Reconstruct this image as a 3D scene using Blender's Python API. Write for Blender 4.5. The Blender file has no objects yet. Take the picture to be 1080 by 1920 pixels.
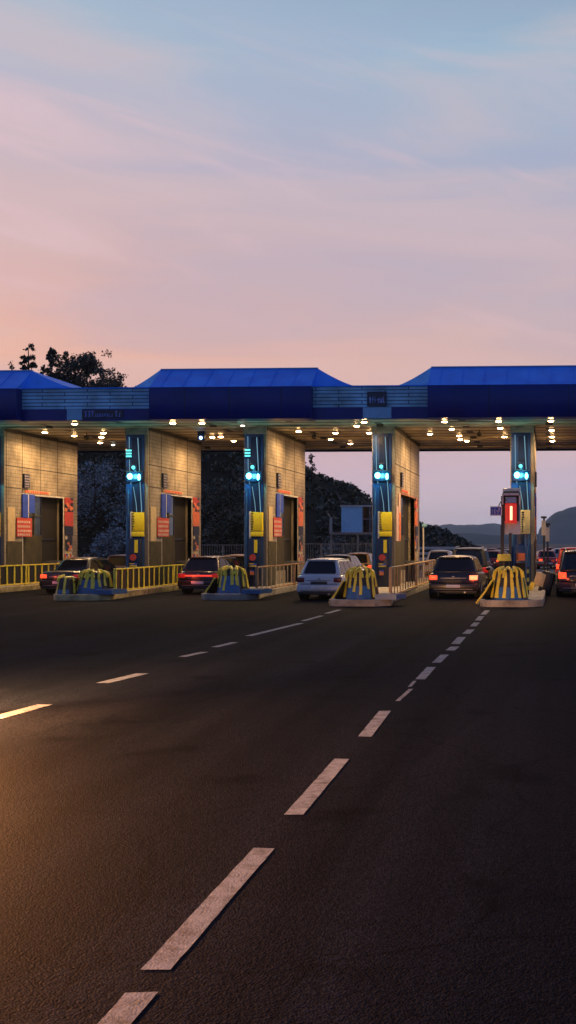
import bpy, bmesh, math, random
import numpy as np
from mathutils import Vector, Matrix, noise as mnoise

random.seed(7); rng = np.random.default_rng(7)
sc = bpy.context.scene
COL = sc.collection
R = math.radians

# ------------------------------------------------------------------ camera model (survey of the place)
F, CX, CY, HC, TH = 2000.0, 925.0, 1018.0, 2.05, R(3.0)
ct, st = math.cos(TH), math.sin(TH)
FW, RT = Vector((-st, ct, 0)), Vector((ct, st, 0))
CAM = Vector((0, 0, HC))
def ray(u, v): return FW + RT * ((u - CX) / F) + Vector((0, 0, (CY - v) / F))
def on_ground(u, v, z=0.0):
    d = ray(u, v); t = (z - HC) / d.z; return CAM + d * t
def on_y(u, v, Y):
    d = ray(u, v); return CAM + d * (Y / d.y)
def X(u, Y): return on_y(u, CY, Y).x
def Z(v, Y, u=540): return on_y(u, v, Y).z

# ------------------------------------------------------------------ materials
def srgb(c):
    return tuple(((x / 255) / 12.92 if x / 255 <= .04045 else ((x / 255 + .055) / 1.055) ** 2.4) for x in c)
MATS = {}
def mat(name, col, rough=.6, metal=0., spec=.5, var=.15, scale=6., bump=0., bscale=60., coat=0., dirt=0., dsc=2.3):
    if name in MATS: return MATS[name]
    m = bpy.data.materials.new(name); m.use_nodes = True
    nt = m.node_tree; N = nt.nodes; L = nt.links
    b = N['Principled BSDF']
    b.inputs['Roughness'].default_value = rough; b.inputs['Metallic'].default_value = metal
    b.inputs['Specular IOR Level'].default_value = spec
    b.inputs['Coat Weight'].default_value = coat
    tc = N.new('ShaderNodeTexCoord')
    no = N.new('ShaderNodeTexNoise'); no.inputs['Scale'].default_value = scale; no.inputs['Detail'].default_value = 6
    L.new(tc.outputs['Object'], no.inputs['Vector'])
    cr = N.new('ShaderNodeValToRGB')
    cr.color_ramp.elements[0].position = .3; cr.color_ramp.elements[1].position = .7
    cr.color_ramp.elements[0].color = (*[x * (1 - var) for x in col], 1)
    cr.color_ramp.elements[1].color = (*[min(1, x * (1 + var)) for x in col], 1)
    L.new(no.outputs['Fac'], cr.inputs['Fac'])
    out = cr.outputs['Color']
    if dirt:
        n2 = N.new('ShaderNodeTexNoise'); n2.inputs['Scale'].default_value = dsc; n2.inputs['Detail'].default_value = 8; n2.inputs['Roughness'].default_value = .7
        L.new(tc.outputs['Object'], n2.inputs['Vector'])
        r2 = N.new('ShaderNodeValToRGB'); r2.color_ramp.elements[0].position = .45; r2.color_ramp.elements[1].position = .65
        r2.color_ramp.elements[0].color = (0, 0, 0, 1); r2.color_ramp.elements[1].color = (dirt, dirt, dirt, 1)
        L.new(n2.outputs['Fac'], r2.inputs['Fac'])
        mx = N.new('ShaderNodeMixRGB'); mx.inputs['Color2'].default_value = (.03, .025, .02, 1)
        L.new(r2.outputs['Color'], mx.inputs['Fac']); L.new(out, mx.inputs['Color1']); out = mx.outputs['Color']
    L.new(out, b.inputs['Base Color'])
    if bump:
        n3 = N.new('ShaderNodeTexNoise'); n3.inputs['Scale'].default_value = bscale; n3.inputs['Detail'].default_value = 4
        L.new(tc.outputs['Object'], n3.inputs['Vector'])
        bp = N.new('ShaderNodeBump'); bp.inputs['Strength'].default_value = bump; bp.inputs['Distance'].default_value = .02
        L.new(n3.outputs['Fac'], bp.inputs['Height']); L.new(bp.outputs['Normal'], b.inputs['Normal'])
    MATS[name] = m; return m
def emit(name, col, strength, base=(.02, .02, .02)):
    if name in MATS: return MATS[name]
    m = bpy.data.materials.new(name); m.use_nodes = True
    b = m.node_tree.nodes['Principled BSDF']
    b.inputs['Base Color'].default_value = (*base, 1); b.inputs['Roughness'].default_value = .3
    b.inputs['Emission Color'].default_value = (*col, 1); b.inputs['Emission Strength'].default_value = strength
    MATS[name] = m; return m

def m_asphalt():
    m = bpy.data.materials.new('asphalt'); m.use_nodes = True
    nt = m.node_tree; N = nt.nodes; L = nt.links; b = N['Principled BSDF']
    g = N.new('ShaderNodeNewGeometry')
    n1 = N.new('ShaderNodeTexNoise'); n1.inputs['Scale'].default_value = .25; n1.inputs['Detail'].default_value = 8; n1.inputs['Roughness'].default_value = .65
    mp = N.new('ShaderNodeMapping'); mp.inputs['Scale'].default_value = (2.2, .35, 1)
    L.new(g.outputs['Position'], mp.inputs['Vector']); L.new(mp.outputs['Vector'], n1.inputs['Vector'])
    n2 = N.new('ShaderNodeTexNoise'); n2.inputs['Scale'].default_value = 38; n2.inputs['Detail'].default_value = 5
    L.new(g.outputs['Position'], n2.inputs['Vector'])
    vo = N.new('ShaderNodeTexVoronoi'); vo.inputs['Scale'].default_value = 75
    L.new(g.outputs['Position'], vo.inputs['Vector'])
    cr = N.new('ShaderNodeValToRGB'); e = cr.color_ramp.elements
    e[0].position = .3; e[0].color = (.0045, .0058, .009, 1); e[1].position = .72; e[1].color = (.0125, .0145, .020, 1)
    L.new(n1.outputs['Fac'], cr.inputs['Fac'])
    c2 = N.new('ShaderNodeValToRGB'); e = c2.color_ramp.elements
    e[0].position = .35; e[0].color = (.3, .3, .3, 1); e[1].position = .7; e[1].color = (1.8, 1.8, 1.8, 1)
    L.new(n2.outputs['Fac'], c2.inputs['Fac'])
    def mul(fac, x, y):
        q = N.new('ShaderNodeMixRGB'); q.blend_type = 'MULTIPLY'; q.inputs['Fac'].default_value = fac
        L.new(x, q.inputs['Color1']); L.new(y, q.inputs['Color2']); return q
    mx = mul(.7, cr.outputs['Color'], c2.outputs['Color'])
    mpw = N.new('ShaderNodeMapping'); mpw.inputs['Scale'].default_value = (1.15, .012, 1); L.new(g.outputs['Position'], mpw.inputs['Vector'])
    nw = N.new('ShaderNodeTexNoise'); nw.inputs['Scale'].default_value = 1.0; nw.inputs['Detail'].default_value = 3; L.new(mpw.outputs[0], nw.inputs['Vector'])
    cw = N.new('ShaderNodeValToRGB'); cw.color_ramp.elements[0].position = .35; cw.color_ramp.elements[0].color = (.6, .6, .6, 1); cw.color_ramp.elements[1].position = .65; cw.color_ramp.elements[1].color = (1.45, 1.45, 1.45, 1)
    L.new(nw.outputs['Fac'], cw.inputs['Fac']); mx = mul(.8, mx.outputs['Color'], cw.outputs['Color'])
    # resurfacing patches, long tar seams, fine cracks, oil spots
    mp2 = N.new('ShaderNodeMapping'); mp2.inputs['Scale'].default_value = (.27, .045, 1); L.new(g.outputs['Position'], mp2.inputs['Vector'])
    vp = N.new('ShaderNodeTexVoronoi'); vp.inputs['Scale'].default_value = 1.0; vp.distance = 'CHEBYCHEV'; L.new(mp2.outputs[0], vp.inputs['Vector'])
    cp = N.new('ShaderNodeValToRGB'); cp.color_ramp.elements[0].color = (.72, .72, .72, 1); cp.color_ramp.elements[1].color = (1.3, 1.3, 1.3, 1)
    sx = N.new('ShaderNodeSeparateColor'); L.new(vp.outputs['Color'], sx.inputs[0]); L.new(sx.outputs[0], cp.inputs['Fac'])
    mx = mul(.75, mx.outputs['Color'], cp.outputs['Color'])
    wv = N.new('ShaderNodeTexNoise'); wv.inputs['Scale'].default_value = 1.2; L.new(g.outputs['Position'], wv.inputs['Vector'])
    ad = N.new('ShaderNodeMixRGB'); ad.blend_type = 'ADD'; ad.inputs['Fac'].default_value = .5; L.new(g.outputs['Position'], ad.inputs['Color1']); L.new(wv.outputs['Color'], ad.inputs['Color2'])
    vc = N.new('ShaderNodeTexVoronoi'); vc.feature = 'DISTANCE_TO_EDGE'; vc.inputs['Scale'].default_value = .30; L.new(ad.outputs[0], vc.inputs['Vector'])
    cc = N.new('ShaderNodeValToRGB'); cc.color_ramp.elements[0].color = (.25, .25, .25, 1); cc.color_ramp.elements[1].color = (1, 1, 1, 1); cc.color_ramp.elements[1].position = .006
    L.new(vc.outputs['Distance'], cc.inputs['Fac']); mx = mul(.55, mx.outputs['Color'], cc.outputs['Color'])
    no = N.new('ShaderNodeTexNoise'); no.inputs['Scale'].default_value = .9; no.inputs['Detail'].default_value = 3; L.new(g.outputs['Position'], no.inputs['Vector'])
    co_ = N.new('ShaderNodeValToRGB'); co_.color_ramp.elements[0].color = (.45, .45, .45, 1); co_.color_ramp.elements[0].position = .30; co_.color_ramp.elements[1].color = (1, 1, 1, 1); co_.color_ramp.elements[1].position = .40
    L.new(no.outputs['Fac'], co_.inputs['Fac']); mx = mul(.8, mx.outputs['Color'], co_.outputs['Color'])
    L.new(mx.outputs['Color'], b.inputs['Base Color'])
    rr = N.new('ShaderNodeMapRange'); rr.inputs['To Min'].default_value = .62; rr.inputs['To Max'].default_value = .88
    L.new(n1.outputs['Fac'], rr.inputs['Value']); L.new(rr.outputs['Result'], b.inputs['Roughness'])
    bp = N.new('ShaderNodeBump'); bp.inputs['Strength'].default_value = .55; bp.inputs['Distance'].default_value = .008
    L.new(vo.outputs['Distance'], bp.inputs['Height'])
    bp2 = N.new('ShaderNodeBump'); bp2.inputs['Strength'].default_value = .35; bp2.inputs['Distance'].default_value = .02
    L.new(n2.outputs['Fac'], bp2.inputs['Height']); L.new(bp.outputs['Normal'], bp2.inputs['Normal'])
    L.new(bp2.outputs['Normal'], b.inputs['Normal'])
    b.inputs['Specular IOR Level'].default_value = .012
    return m

def m_tiles(name, col, col2, sx, sz, mortar, msize=.02, axis='YZ', rough=.5):
    m = bpy.data.materials.new(name); m.use_nodes = True
    nt = m.node_tree; N = nt.nodes; L = nt.links; b = N['Principled BSDF']
    tc = N.new('ShaderNodeTexCoord'); sp = N.new('ShaderNodeSeparateXYZ'); cb = N.new('ShaderNodeCombineXYZ')
    L.new(tc.outputs['Object'], sp.inputs[0])
    L.new(sp.outputs['Y' if axis == 'YZ' else 'X'], cb.inputs['X']); L.new(sp.outputs['Z' if axis != 'XY' else 'Y'], cb.inputs['Y'])
    br = N.new('ShaderNodeTexBrick'); br.offset = 0 if axis == 'YZ' else .5
    br.inputs['Scale'].default_value = 1; br.inputs['Brick Width'].default_value = sx; br.inputs['Row Height'].default_value = sz
    br.inputs['Mortar Size'].default_value = msize; br.inputs['Color1'].default_value = (*col, 1); br.inputs['Color2'].default_value = (*col2, 1)
    br.inputs['Mortar'].default_value = (*mortar, 1); br.inputs['Bias'].default_value = 0
    L.new(cb.outputs[0], br.inputs['Vector'])
    no = N.new('ShaderNodeTexNoise'); no.inputs['Scale'].default_value = 1.1; no.inputs['Detail'].default_value = 8
    L.new(tc.outputs['Object'], no.inputs['Vector'])
    cr = N.new('ShaderNodeValToRGB'); cr.color_ramp.elements[0].position = .3; cr.color_ramp.elements[1].position = .75
    cr.color_ramp.elements[0].color = (.42, .40, .36, 1); cr.color_ramp.elements[1].color = (1.15, 1.15, 1.15, 1)
    L.new(no.outputs['Fac'], cr.inputs['Fac'])
    mx = N.new('ShaderNodeMixRGB'); mx.blend_type = 'MULTIPLY'; mx.inputs['Fac'].default_value = 1
    L.new(br.outputs['Color'], mx.inputs['Color1']); L.new(cr.outputs['Color'], mx.inputs['Color2'])
    L.new(mx.outputs['Color'], b.inputs['Base Color'])
    bp = N.new('ShaderNodeBump'); bp.inputs['Strength'].default_value = .8; bp.inputs['Distance'].default_value = .012; bp.invert = True
    L.new(br.outputs['Fac'], bp.inputs['Height']); L.new(bp.outputs['Normal'], b.inputs['Normal'])
    b.inputs['Roughness'].default_value = rough
    return m

def m_leaf(name, c1, c2):
    m = bpy.data.materials.new(name); m.use_nodes = True
    nt = m.node_tree; N = nt.nodes; L = nt.links; b = N['Principled BSDF']
    g = N.new('ShaderNodeNewGeometry'); cr = N.new('ShaderNodeValToRGB')
    cr.color_ramp.elements[0].color = (*c1, 1); cr.color_ramp.elements[1].color = (*c2, 1)
    L.new(g.outputs['Random Per Island'], cr.inputs['Fac']); L.new(cr.outputs['Color'], b.inputs['Base Color'])
    b.inputs['Roughness'].default_value = .45
    return m

ASPH = m_asphalt()
TILE = m_tiles('pier tiles', (.47, .40, .29), (.38, .325, .235), .16, .16, (.24, .20, .14), .014, 'YZ')
SOFF = m_tiles('soffit planks', (.80, .71, .54), (.55, .49, .37), 7.2, 1.2, (.03, .022, .015), .16, 'XY', .45)
LOUV = m_tiles('fascia louvres', (.34, .74, .98), (.26, .62, .92), 1.9, .145, (.04, .13, .30), .02, 'XZ', .4)
NAVY = mat('navy fascia', (.003, .015, .17), .34, spec=.4, var=.2, scale=.7, dirt=.15)
BLUE = mat('blue roof sheet', (.035, .25, 1.0), .5, spec=.2, var=.22, scale=1.3, bump=.1, bscale=9)
PBLUE = mat('pale blue roof sheet', (.16, .48, .95), .5, spec=.2, var=.25, scale=1.6)
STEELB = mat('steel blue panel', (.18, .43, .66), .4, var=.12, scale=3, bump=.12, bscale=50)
PIERB = mat('dark blue cladding', (.009, .045, .15), .3, var=.3, scale=1.2, dirt=.3)
PIERB2 = mat('midnight cladding', (.008, .016, .04), .25, var=.3, scale=1.5)
CONC = mat('concrete', (.30, .27, .22), .8, var=.25, scale=2.5, bump=.3, bscale=30, dirt=.5)
KERB = mat('kerb paint', (.48, .38, .17), .7, var=.25, scale=4, bump=.2, dirt=.6)
BLK = mat('black paint', (.012, .012, .013), .5, var=.3)
RUB = mat('black rubber', (.012, .012, .012), .8, var=.3, bump=.3)
YEL = mat('yellow paint', (.90, .68, .05), .5, var=.18, scale=3, dirt=.35)
YEL2 = mat('bright yellow panel', (.95, .72, .01), .45, var=.06)
RUST = mat('brown railing paint', (.30, .17, .08), .5, var=.35, scale=5, dirt=.3)
CBLU = mat('blue plastic', (.03, .12, .27), .4, var=.25, scale=3, dirt=.35)
WHT = mat('white enamel', (.62, .60, .56), .45, var=.12, dirt=.25)
STEEL = mat('grey steel', (.22, .23, .24), .4, metal=.7, var=.25)
DARKG = mat('dark glazing', (.006, .007, .009), .06, spec=.35, var=.2)
BOOG = mat('booth glazing', (.035, .045, .04), .12, spec=.8, var=.5, scale=2)
OLIVE = mat('olive panel', (.05, .044, .02), .75, var=.35, scale=2, dirt=.3)
BROWN = mat('dark brown door', (.007, .005, .004), .8, var=.4, scale=3)
INK = mat('sign ink', (.01, .012, .03), .5, var=.1)
SIGNB = mat('sign lettering blue', (.14, .24, .70), .5, var=.2)
REDP = mat('red poster', (.55, .06, .03), .5, var=.25, scale=9)
ORNG = mat('orange poster', (.72, .17, .04), .5, var=.2, scale=5)
BANB = mat('blue banner', (.02, .06, .42), .5, var=.2, scale=4)
BEIG = mat('beige board', (.56, .43, .22), .5, var=.12, scale=5)
PINK = mat('pale pink board', (.62, .42, .36), .5, var=.12, scale=5)
MARK = mat('road paint', (.21, .24, .26), .75, var=.12, scale=9, bump=.4, bscale=70, dirt=.8, dsc=7.)
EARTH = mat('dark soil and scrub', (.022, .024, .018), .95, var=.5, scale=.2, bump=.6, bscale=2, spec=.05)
GRND = mat('open ground', (.06, .055, .045), .9, var=.4, scale=.05)
PAVE = mat('worn concrete apron', (.13, .105, .08), .7, var=.3, scale=.3, bump=.3, bscale=20, dirt=.4)
MOUNT = mat('far mountain cover', (.05, .085, .10), .95, var=.3, scale=.006, spec=.05)  # bluish tint puts some of the distance haze into the cover colour
BARK = mat('bark', (.02, .016, .013), .9, var=.3)
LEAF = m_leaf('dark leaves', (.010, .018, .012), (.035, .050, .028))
LEAF2 = m_leaf('silvery leaves', (.03, .055, .06), (.26, .36, .40))
LAMPM = emit('warm lamp lens', (1, .58, .24), 80)
LAMPW = emit('small white lamp lens', (1, .88, .7), 14)
LAMPB = emit('bluish lamp lens', (.35, .55, 1), 5)
CYAN = emit('cyan signal lens', (.16, 1, 1), 7)
CYAN2 = emit('dim cyan signal lens', (.12, .85, .85), 1.6)
STRIP = emit('thin light strip', (.30, .65, .85), .55)
REDL = emit('red signal lens', (1, .03, .012), .5)
REDC = emit('red signal core', (1, .30, .16), 4)
TAILON = emit('lit tail lamp', (1, .07, .02), 1.7, (.3, .01, .01))
TAILHOT = emit('bright tail lamp', (1, .13, .05), 4.5, (.3, .01, .01))
TAILDIM = emit('faint tail lamp', (1, .03, .02), .22, (.3, .01, .01))
TAILOFF = mat('unlit tail lamp', (.13, .008, .012), .2, var=.1)

def m_busy(name, cols, sc_=(5, 5), seed=0.):
    m = bpy.data.materials.new(name); m.use_nodes = True
    nt = m.node_tree; N = nt.nodes; L = nt.links; b = N['Principled BSDF']; b.inputs['Roughness'].default_value = .5
    tc = N.new('ShaderNodeTexCoord'); mp = N.new('ShaderNodeMapping'); mp.inputs['Scale'].default_value = (1, sc_[0], sc_[1]); mp.inputs['Location'].default_value = (seed, seed * 2, seed)
    L.new(tc.outputs['Object'], mp.inputs[0]); v = N.new('ShaderNodeTexVoronoi'); v.distance = 'CHEBYCHEV'; v.inputs['Scale'].default_value = 1; L.new(mp.outputs[0], v.inputs['Vector'])
    sp_ = N.new('ShaderNodeSeparateColor'); L.new(v.outputs['Color'], sp_.inputs[0]); r = N.new('ShaderNodeValToRGB'); r.color_ramp.interpolation = 'CONSTANT'
    e = r.color_ramp.elements
    while len(e) < len(cols): e.new(.5)
    for i, c in enumerate(cols): e[i].position = i / len(cols); e[i].color = (*c, 1)
    L.new(sp_.outputs[0], r.inputs['Fac']); L.new(r.outputs['Color'], b.inputs['Base Color']); return m
_k, _w, _b, _r, _o, _y = (.012, .012, .02), (.55, .50, .42), (.02, .08, .40), (.45, .04, .02), (.70, .20, .05), (.7, .5, .04)
BUSY1 = m_busy('printed notice warm', [_r, _o, _w, _r, _k], (3.2, 5)); BUSY2 = m_busy('printed notice dark', [_k, _b, _k, _w, _b, _k, _o], (4, 4.5), 3.); BUSY3 = m_busy('printed notice mixed', [_w, _k, _b, _r, _w, _y], (6, 6), 7.)
# ------------------------------------------------------------------ mesh helpers
class MB:
    def __init__(s): s.bm = bmesh.new()
    def box(s, c, d, rot=None, bev=0.):
        r = bmesh.ops.create_cube(s.bm, size=1); vs = r['verts']
        bmesh.ops.scale(s.bm, vec=d, verts=vs)
        if bev:
            es = list({e for v in vs for e in v.link_edges})
            rb = bmesh.ops.bevel(s.bm, geom=es, offset=bev, segments=2, affect='EDGES', profile=.6)
            vs = rb['verts']
        if rot is not None: bmesh.ops.rotate(s.bm, cent=(0, 0, 0), matrix=rot, verts=vs)
        bmesh.ops.translate(s.bm, vec=c, verts=vs); return s
    def bx(s, x0, x1, y0, y1, z0, z1, bev=0.):
        return s.box(((x0 + x1) / 2, (y0 + y1) / 2, (z0 + z1) / 2), (abs(x1 - x0), abs(y1 - y0), abs(z1 - z0)), None, bev)
    def cyl(s, p0, p1, r0, r1=None, n=12):
        p0, p1 = Vector(p0), Vector(p1); d = p1 - p0
        r = bmesh.ops.create_cone(s.bm, cap_ends=True, segments=n, radius1=r0, radius2=r0 if r1 is None else r1, depth=d.length)
        M = Matrix.Translation((p0 + p1) / 2) @ d.to_track_quat('Z', 'Y').to_matrix().to_4x4()
        bmesh.ops.transform(s.bm, matrix=M, verts=r['verts']); return s
    def tube(s, pts, r, n=8):
        for a, b in zip(pts, pts[1:]): s.cyl(a, b, r, n=n)
        return s
    def ell(s, c, d, n=12):
        r = bmesh.ops.create_uvsphere(s.bm, u_segments=n, v_segments=max(6, n // 2), radius=1)
        bmesh.ops.scale(s.bm, vec=d, verts=r['verts']); bmesh.ops.translate(s.bm, vec=c, verts=r['verts']); return s
    def face(s, pts): s.bm.faces.new([s.bm.verts.new(p) for p in pts]); return s
    def hexa(s, b, t):   # b,t: 4 points each (same winding)
        vb = [s.bm.verts.new(p) for p in b]; vt = [s.bm.verts.new(p) for p in t]
        s.bm.faces.new(vb[::-1]); s.bm.faces.new(vt)
        for i in range(4): s.bm.faces.new((vb[i], vb[(i + 1) % 4], vt[(i + 1) % 4], vt[i]))
        return s
    def prism(s, poly, vec):
        a = [s.bm.verts.new(p) for p in poly]; b = [s.bm.verts.new(Vector(p) + Vector(vec)) for p in poly]
        n = len(a); s.bm.faces.new(a[::-1]); s.bm.faces.new(b)
        for i in range(n): s.bm.faces.new((a[i], a[(i + 1) % n], b[(i + 1) % n], b[i]))
        return s
    def loft(s, rings, cap=True):
        vr = [[s.bm.verts.new(p) for p in r] for r in rings]; n = len(vr[0])
        for a, b in zip(vr, vr[1:]):
            for i in range(n): s.bm.faces.new((a[i], a[(i + 1) % n], b[(i + 1) % n], b[i]))
        if cap: s.bm.faces.new(vr[0][::-1]); s.bm.faces.new(vr[-1])
        return s
    def build(s, name, m, parent=None, ang=38, smooth=True):
        bmesh.ops.recalc_face_normals(s.bm, faces=s.bm.faces)
        if smooth:
            for f in s.bm.faces: f.smooth = True
            for e in s.bm.edges:
                if len(e.link_faces) == 2 and e.calc_face_angle(0) > R(ang): e.smooth = False
        me = bpy.data.meshes.new(name); s.bm.to_mesh(me); s.bm.free()
        ms = m if isinstance(m, (list, tuple)) else [m]
        for q in ms: me.materials.append(q)
        o = bpy.data.objects.new(name, me); COL.objects.link(o)
        if parent is not None: o.parent = parent
        return o
def tag(o, label=None, cat=None, group=None, kind=None):
    if label: o['label'] = label
    if cat: o['category'] = cat
    if group: o['group'] = group
    if kind: o['kind'] = kind
    return o
def thing(name, label, cat, loc=(0, 0, 0), rz=0., group=None):
    o = bpy.data.objects.new(name, None); COL.objects.link(o); o.empty_display_size = .3
    o.location = loc; o.rotation_euler = (0, 0, rz); return tag(o, label, cat, group)
def struct(o): o['kind'] = 'structure'; return o
def copy_tree(o, parent=None):
    c = o.copy(); COL.objects.link(c); c.parent = parent
    for ch in list(o.children): copy_tree(ch, c)
    return c
def add_light(name, kind, loc, energy, col, parent=None, **kw):
    l = bpy.data.lights.new(name, kind); l.energy = energy; l.color = col
    for k, v in kw.items(): setattr(l, k, v)
    o = bpy.data.objects.new(name, l); COL.objects.link(o); o.location = loc
    if parent is not None: o.parent = parent
    return o
def np_quads(name, P, m, parent=None):   # P: (n,4,3)
    n = len(P); me = bpy.data.meshes.new(name)
    me.vertices.add(n * 4); me.vertices.foreach_set('co', P.astype(np.float32).ravel())
    me.loops.add(n * 4); me.loops.foreach_set('vertex_index', np.arange(n * 4, dtype=np.int32))
    me.polygons.add(n); me.polygons.foreach_set('loop_start', np.arange(0, n * 4, 4, dtype=np.int32))
    me.polygons.foreach_set('loop_total', np.full(n, 4, dtype=np.int32))
    me.update(calc_edges=True); me.materials.append(m)
    o = bpy.data.objects.new(name, me); COL.objects.link(o)
    if parent is not None: o.parent = parent
    return o
def leaf_quads(C, size):
    n = len(C); a = rng.normal(size=(n, 3)); a /= np.linalg.norm(a, axis=1)[:, None]
    b = np.cross(a, rng.normal(size=(n, 3))); b /= np.linalg.norm(b, axis=1)[:, None]
    s = (size * rng.uniform(.55, 1.4, n))[:, None]; w = s * rng.uniform(.3, .6, n)[:, None]
    return np.stack([C - a * s, C + b * w, C + a * s, C - b * w], 1)

# ------------------------------------------------------------------ terrain, road
def hz(x, y):
    # skyline profile of the hillside surveyed at 130 m
    px = [-200, -75, -62, -52, -43, -36, -31, -29.5, -26.6, -24, -21.8, -19, -15.6, -12, -9.7, -6, 0]
    pz = [20, 21, 20.6, 19.5, 18, 15, 12, 10.0, 8.9, 8.4, 6.4, 5.0, 3.7, 2.6, 1.4, .3, -.3]
    z = float(np.interp(x * 130 / max(y, 60), px, pz))
    t = min(1, max(0, (y - 78) / 52.)); t = t * t * (3 - 2 * t)
    n = mnoise.noise(Vector((x * .09, y * .09, 0))) * 1.1 + mnoise.noise(Vector((x * .3, y * .3, 3))) * .35
    return z * t + n * t - .05
bm = MB()
nx, ny = 90, 44
xs = np.linspace(-150, 8, nx); ys = np.linspace(76, 215, ny)
vs = [[bm.bm.verts.new((x, y, hz(x, y))) for x in xs] for y in ys]
for j in range(ny - 1):
    for i in range(nx - 1): bm.bm.faces.new((vs[j][i], vs[j][i + 1], vs[j + 1][i + 1], vs[j + 1][i]))
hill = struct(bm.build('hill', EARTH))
struct(MB().face([(-3500, -60, -.03), (3500, -60, -.03), (3500, 5100, -.03), (-3500, 5100, -.03)]).build('ground', GRND))
struct(MB().face([(-34, -50, -.008), (30, -50, -.008), (30, 62, -.008), (-34, 62, -.008)]).build('road', ASPH))
struct(MB().face([(-34, 62, -.006), (40, 62, -.006), (26, 190, -.006), (-9, 190, -.006), (-28, 84, -.006)]).build('road_beyond_plaza', PAVE))

# woodland over the hillside
cl = []
for _ in range(2600):
    x = rng.uniform(-110, -8); y = rng.uniform(84, 168)
    if x * 130 / y > -9.5: continue
    hh = hz(x, y); r = rng.uniform(.5, 1.25) * (1 if x < -31 else .62)
    cl.append((x, y, hh + r * .2, r))
cl = np.array(cl)
reps = 44
C = np.repeat(cl, reps, 0); d = rng.normal(size=(len(C), 3)); d /= np.linalg.norm(d, axis=1)[:, None]
rad = C[:, 3:4] * rng.uniform(.45, 1.08, (len(C), 1))
P = C[:, :3] + d * rad * np.array([1, 1, .85])
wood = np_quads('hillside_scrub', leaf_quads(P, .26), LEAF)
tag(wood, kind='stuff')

def tree(u, vtop, Y, crown_w, base_z, n, label, kind='round', group='trees on the hilltop', size=.22, name='broadleaf_tree', lm=None):
    p = on_y(u, vtop, Y); H = p.z - base_z
    t = thing(name, label, 'tree', (p.x, Y, base_z), 0, group)
    tr = MB(); tr.cyl((0, 0, -.6), (.1, 0, H * .55), .028 * H, .014 * H, 9); tr.cyl((.1, 0, H * .55), (0, 0, H * .96), .014 * H, .004 * H, 7)
    tips = []
    for k in range(15 if n > 900 else 9):
        a = k * 2.4 + random.random(); z0 = H * random.uniform(.25, .8)
        if kind == 'round': rr = crown_w * .5 * math.sqrt(max(.05, 1 - ((z0 + .12 * H) / H - .55) ** 2 / .28))
        else: rr = crown_w * .5 * (1.08 - z0 / H)
        e = Vector((math.cos(a) * rr * .8, math.sin(a) * rr * .8, z0 + H * random.uniform(.06, .18)))
        tr.cyl((.06, 0, z0), e, .009 * H, .003 * H, 6); tips.append((e, rr * .42))
        m2 = Vector((.06, 0, z0)).lerp(e, .55); tips.append((m2 + Vector((0, 0, .05 * H)), rr * .36))
    tips.append((Vector((0, 0, H * .95)), crown_w * .11)); tips.append((Vector((0, 0, H * .84)), crown_w * .17))
    tr.build('trunk', BARK, t)
    n = int(n * 1.5); size *= .8; per = n // len(tips); pts = []
    for e, r in tips:
        for _ in range(4):
            c = np.array(e) + rng.normal(size=3) * r * .62
            q = rng.normal(size=(per // 4 + 1, 3)) * r * .25
            pts.append(c + q)
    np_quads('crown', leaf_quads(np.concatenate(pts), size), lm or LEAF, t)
    return t
tree(53, 644, 128, 3.6, 15.5, 2300, 'sparse dark pointed tree above the canopy roof, nearest the photo edge', 'cone', size=.24)
tree(22, 676, 126, 3.4, 16, 500, 'low bare twiggy tree just above the blue roof beside the pointed one', 'cone', size=.14)
tree(95, 650, 130, 3.2, 16.0, 2600, 'tall open-crowned dark tree between the sparse pointed tree and the dense mass', 'cone', size=.24)
tree(128, 664, 132, 5.0, 17.5, 3600, 'dense dark tree with a rounded crown, tallest of the thick mass', size=.22)
tree(162, 668, 130, 5.4, 17.0, 3800, 'dense dark tree with a ragged top right of the rounded one', size=.22)
tree(194, 692, 127, 4.6, 16.5, 2300, 'lower dense dark tree where the thick mass slopes down', size=.2)
tree(226, 702, 125, 3.6, 16.0, 800, 'small thin tree at the end of the hilltop row, by the roof slope', size=.18)
tree(72, 702, 133, 5.0, 16.5, 1500, 'low dark tree filling the gap behind the two pointed trees', size=.2)
tree(584, 850, 118, 1.5, 8.6, 260, 'slender sprig-like tree rising from the hill beside the third booth', 'cone', size=.13)
for (u, v, Y, w, lab) in ((177, 872, 92, 7.5, 'pale-leaved tree behind the booths, seen in the gap over the plum car'),
                          (222, 1000, 84, 3.4, 'low silvery bush-like tree behind the second booth column'),
                          (405, 905, 96, 7.5, 'dark tree with pale leaf tips in the gap over the dark sedan'),
                          (440, 960, 88, 4.5, 'smaller dark tree beside the third booth column')):
    tree(u, v, Y, w, .2, 3000, lab, group='trees behind the lanes', size=.16, lm=LEAF2 if 'dark' not in lab else LEAF)
for i, (u, v, w, lab) in enumerate(((655, 1008, 3.2, 'silvery shrub below the raised blue cabin, in front of its posts'),
                                    (684, 1000, 2.8, 'taller silvery shrub between the cabin and the blue column'),
                                    (632, 1020, 2.4, 'lowest silvery shrub beside the metal fence under the cabin'))):
    p = on_y(u, v, 76); sh = thing('shrub', lab, 'shrub', (p.x, 76, 0), 0, 'shrubs under the raised cabin')
    st_ = MB()
    for k in range(8):
        a = k * .8; st_.cyl((0, 0, -.1), (math.cos(a) * w * .3, math.sin(a) * w * .3, p.z * .8), .03, .01, 5)
    st_.build('stem', BARK, sh)
    q = rng.normal(size=(1500, 3)) * np.array([w * .26, w * .2, p.z * .24]) + np.array([0, 0, p.z * .5]); q[:, 2] = np.abs(q[:, 2])
    np_quads('foliage', leaf_quads(q, .11), LEAF2, sh)

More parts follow.
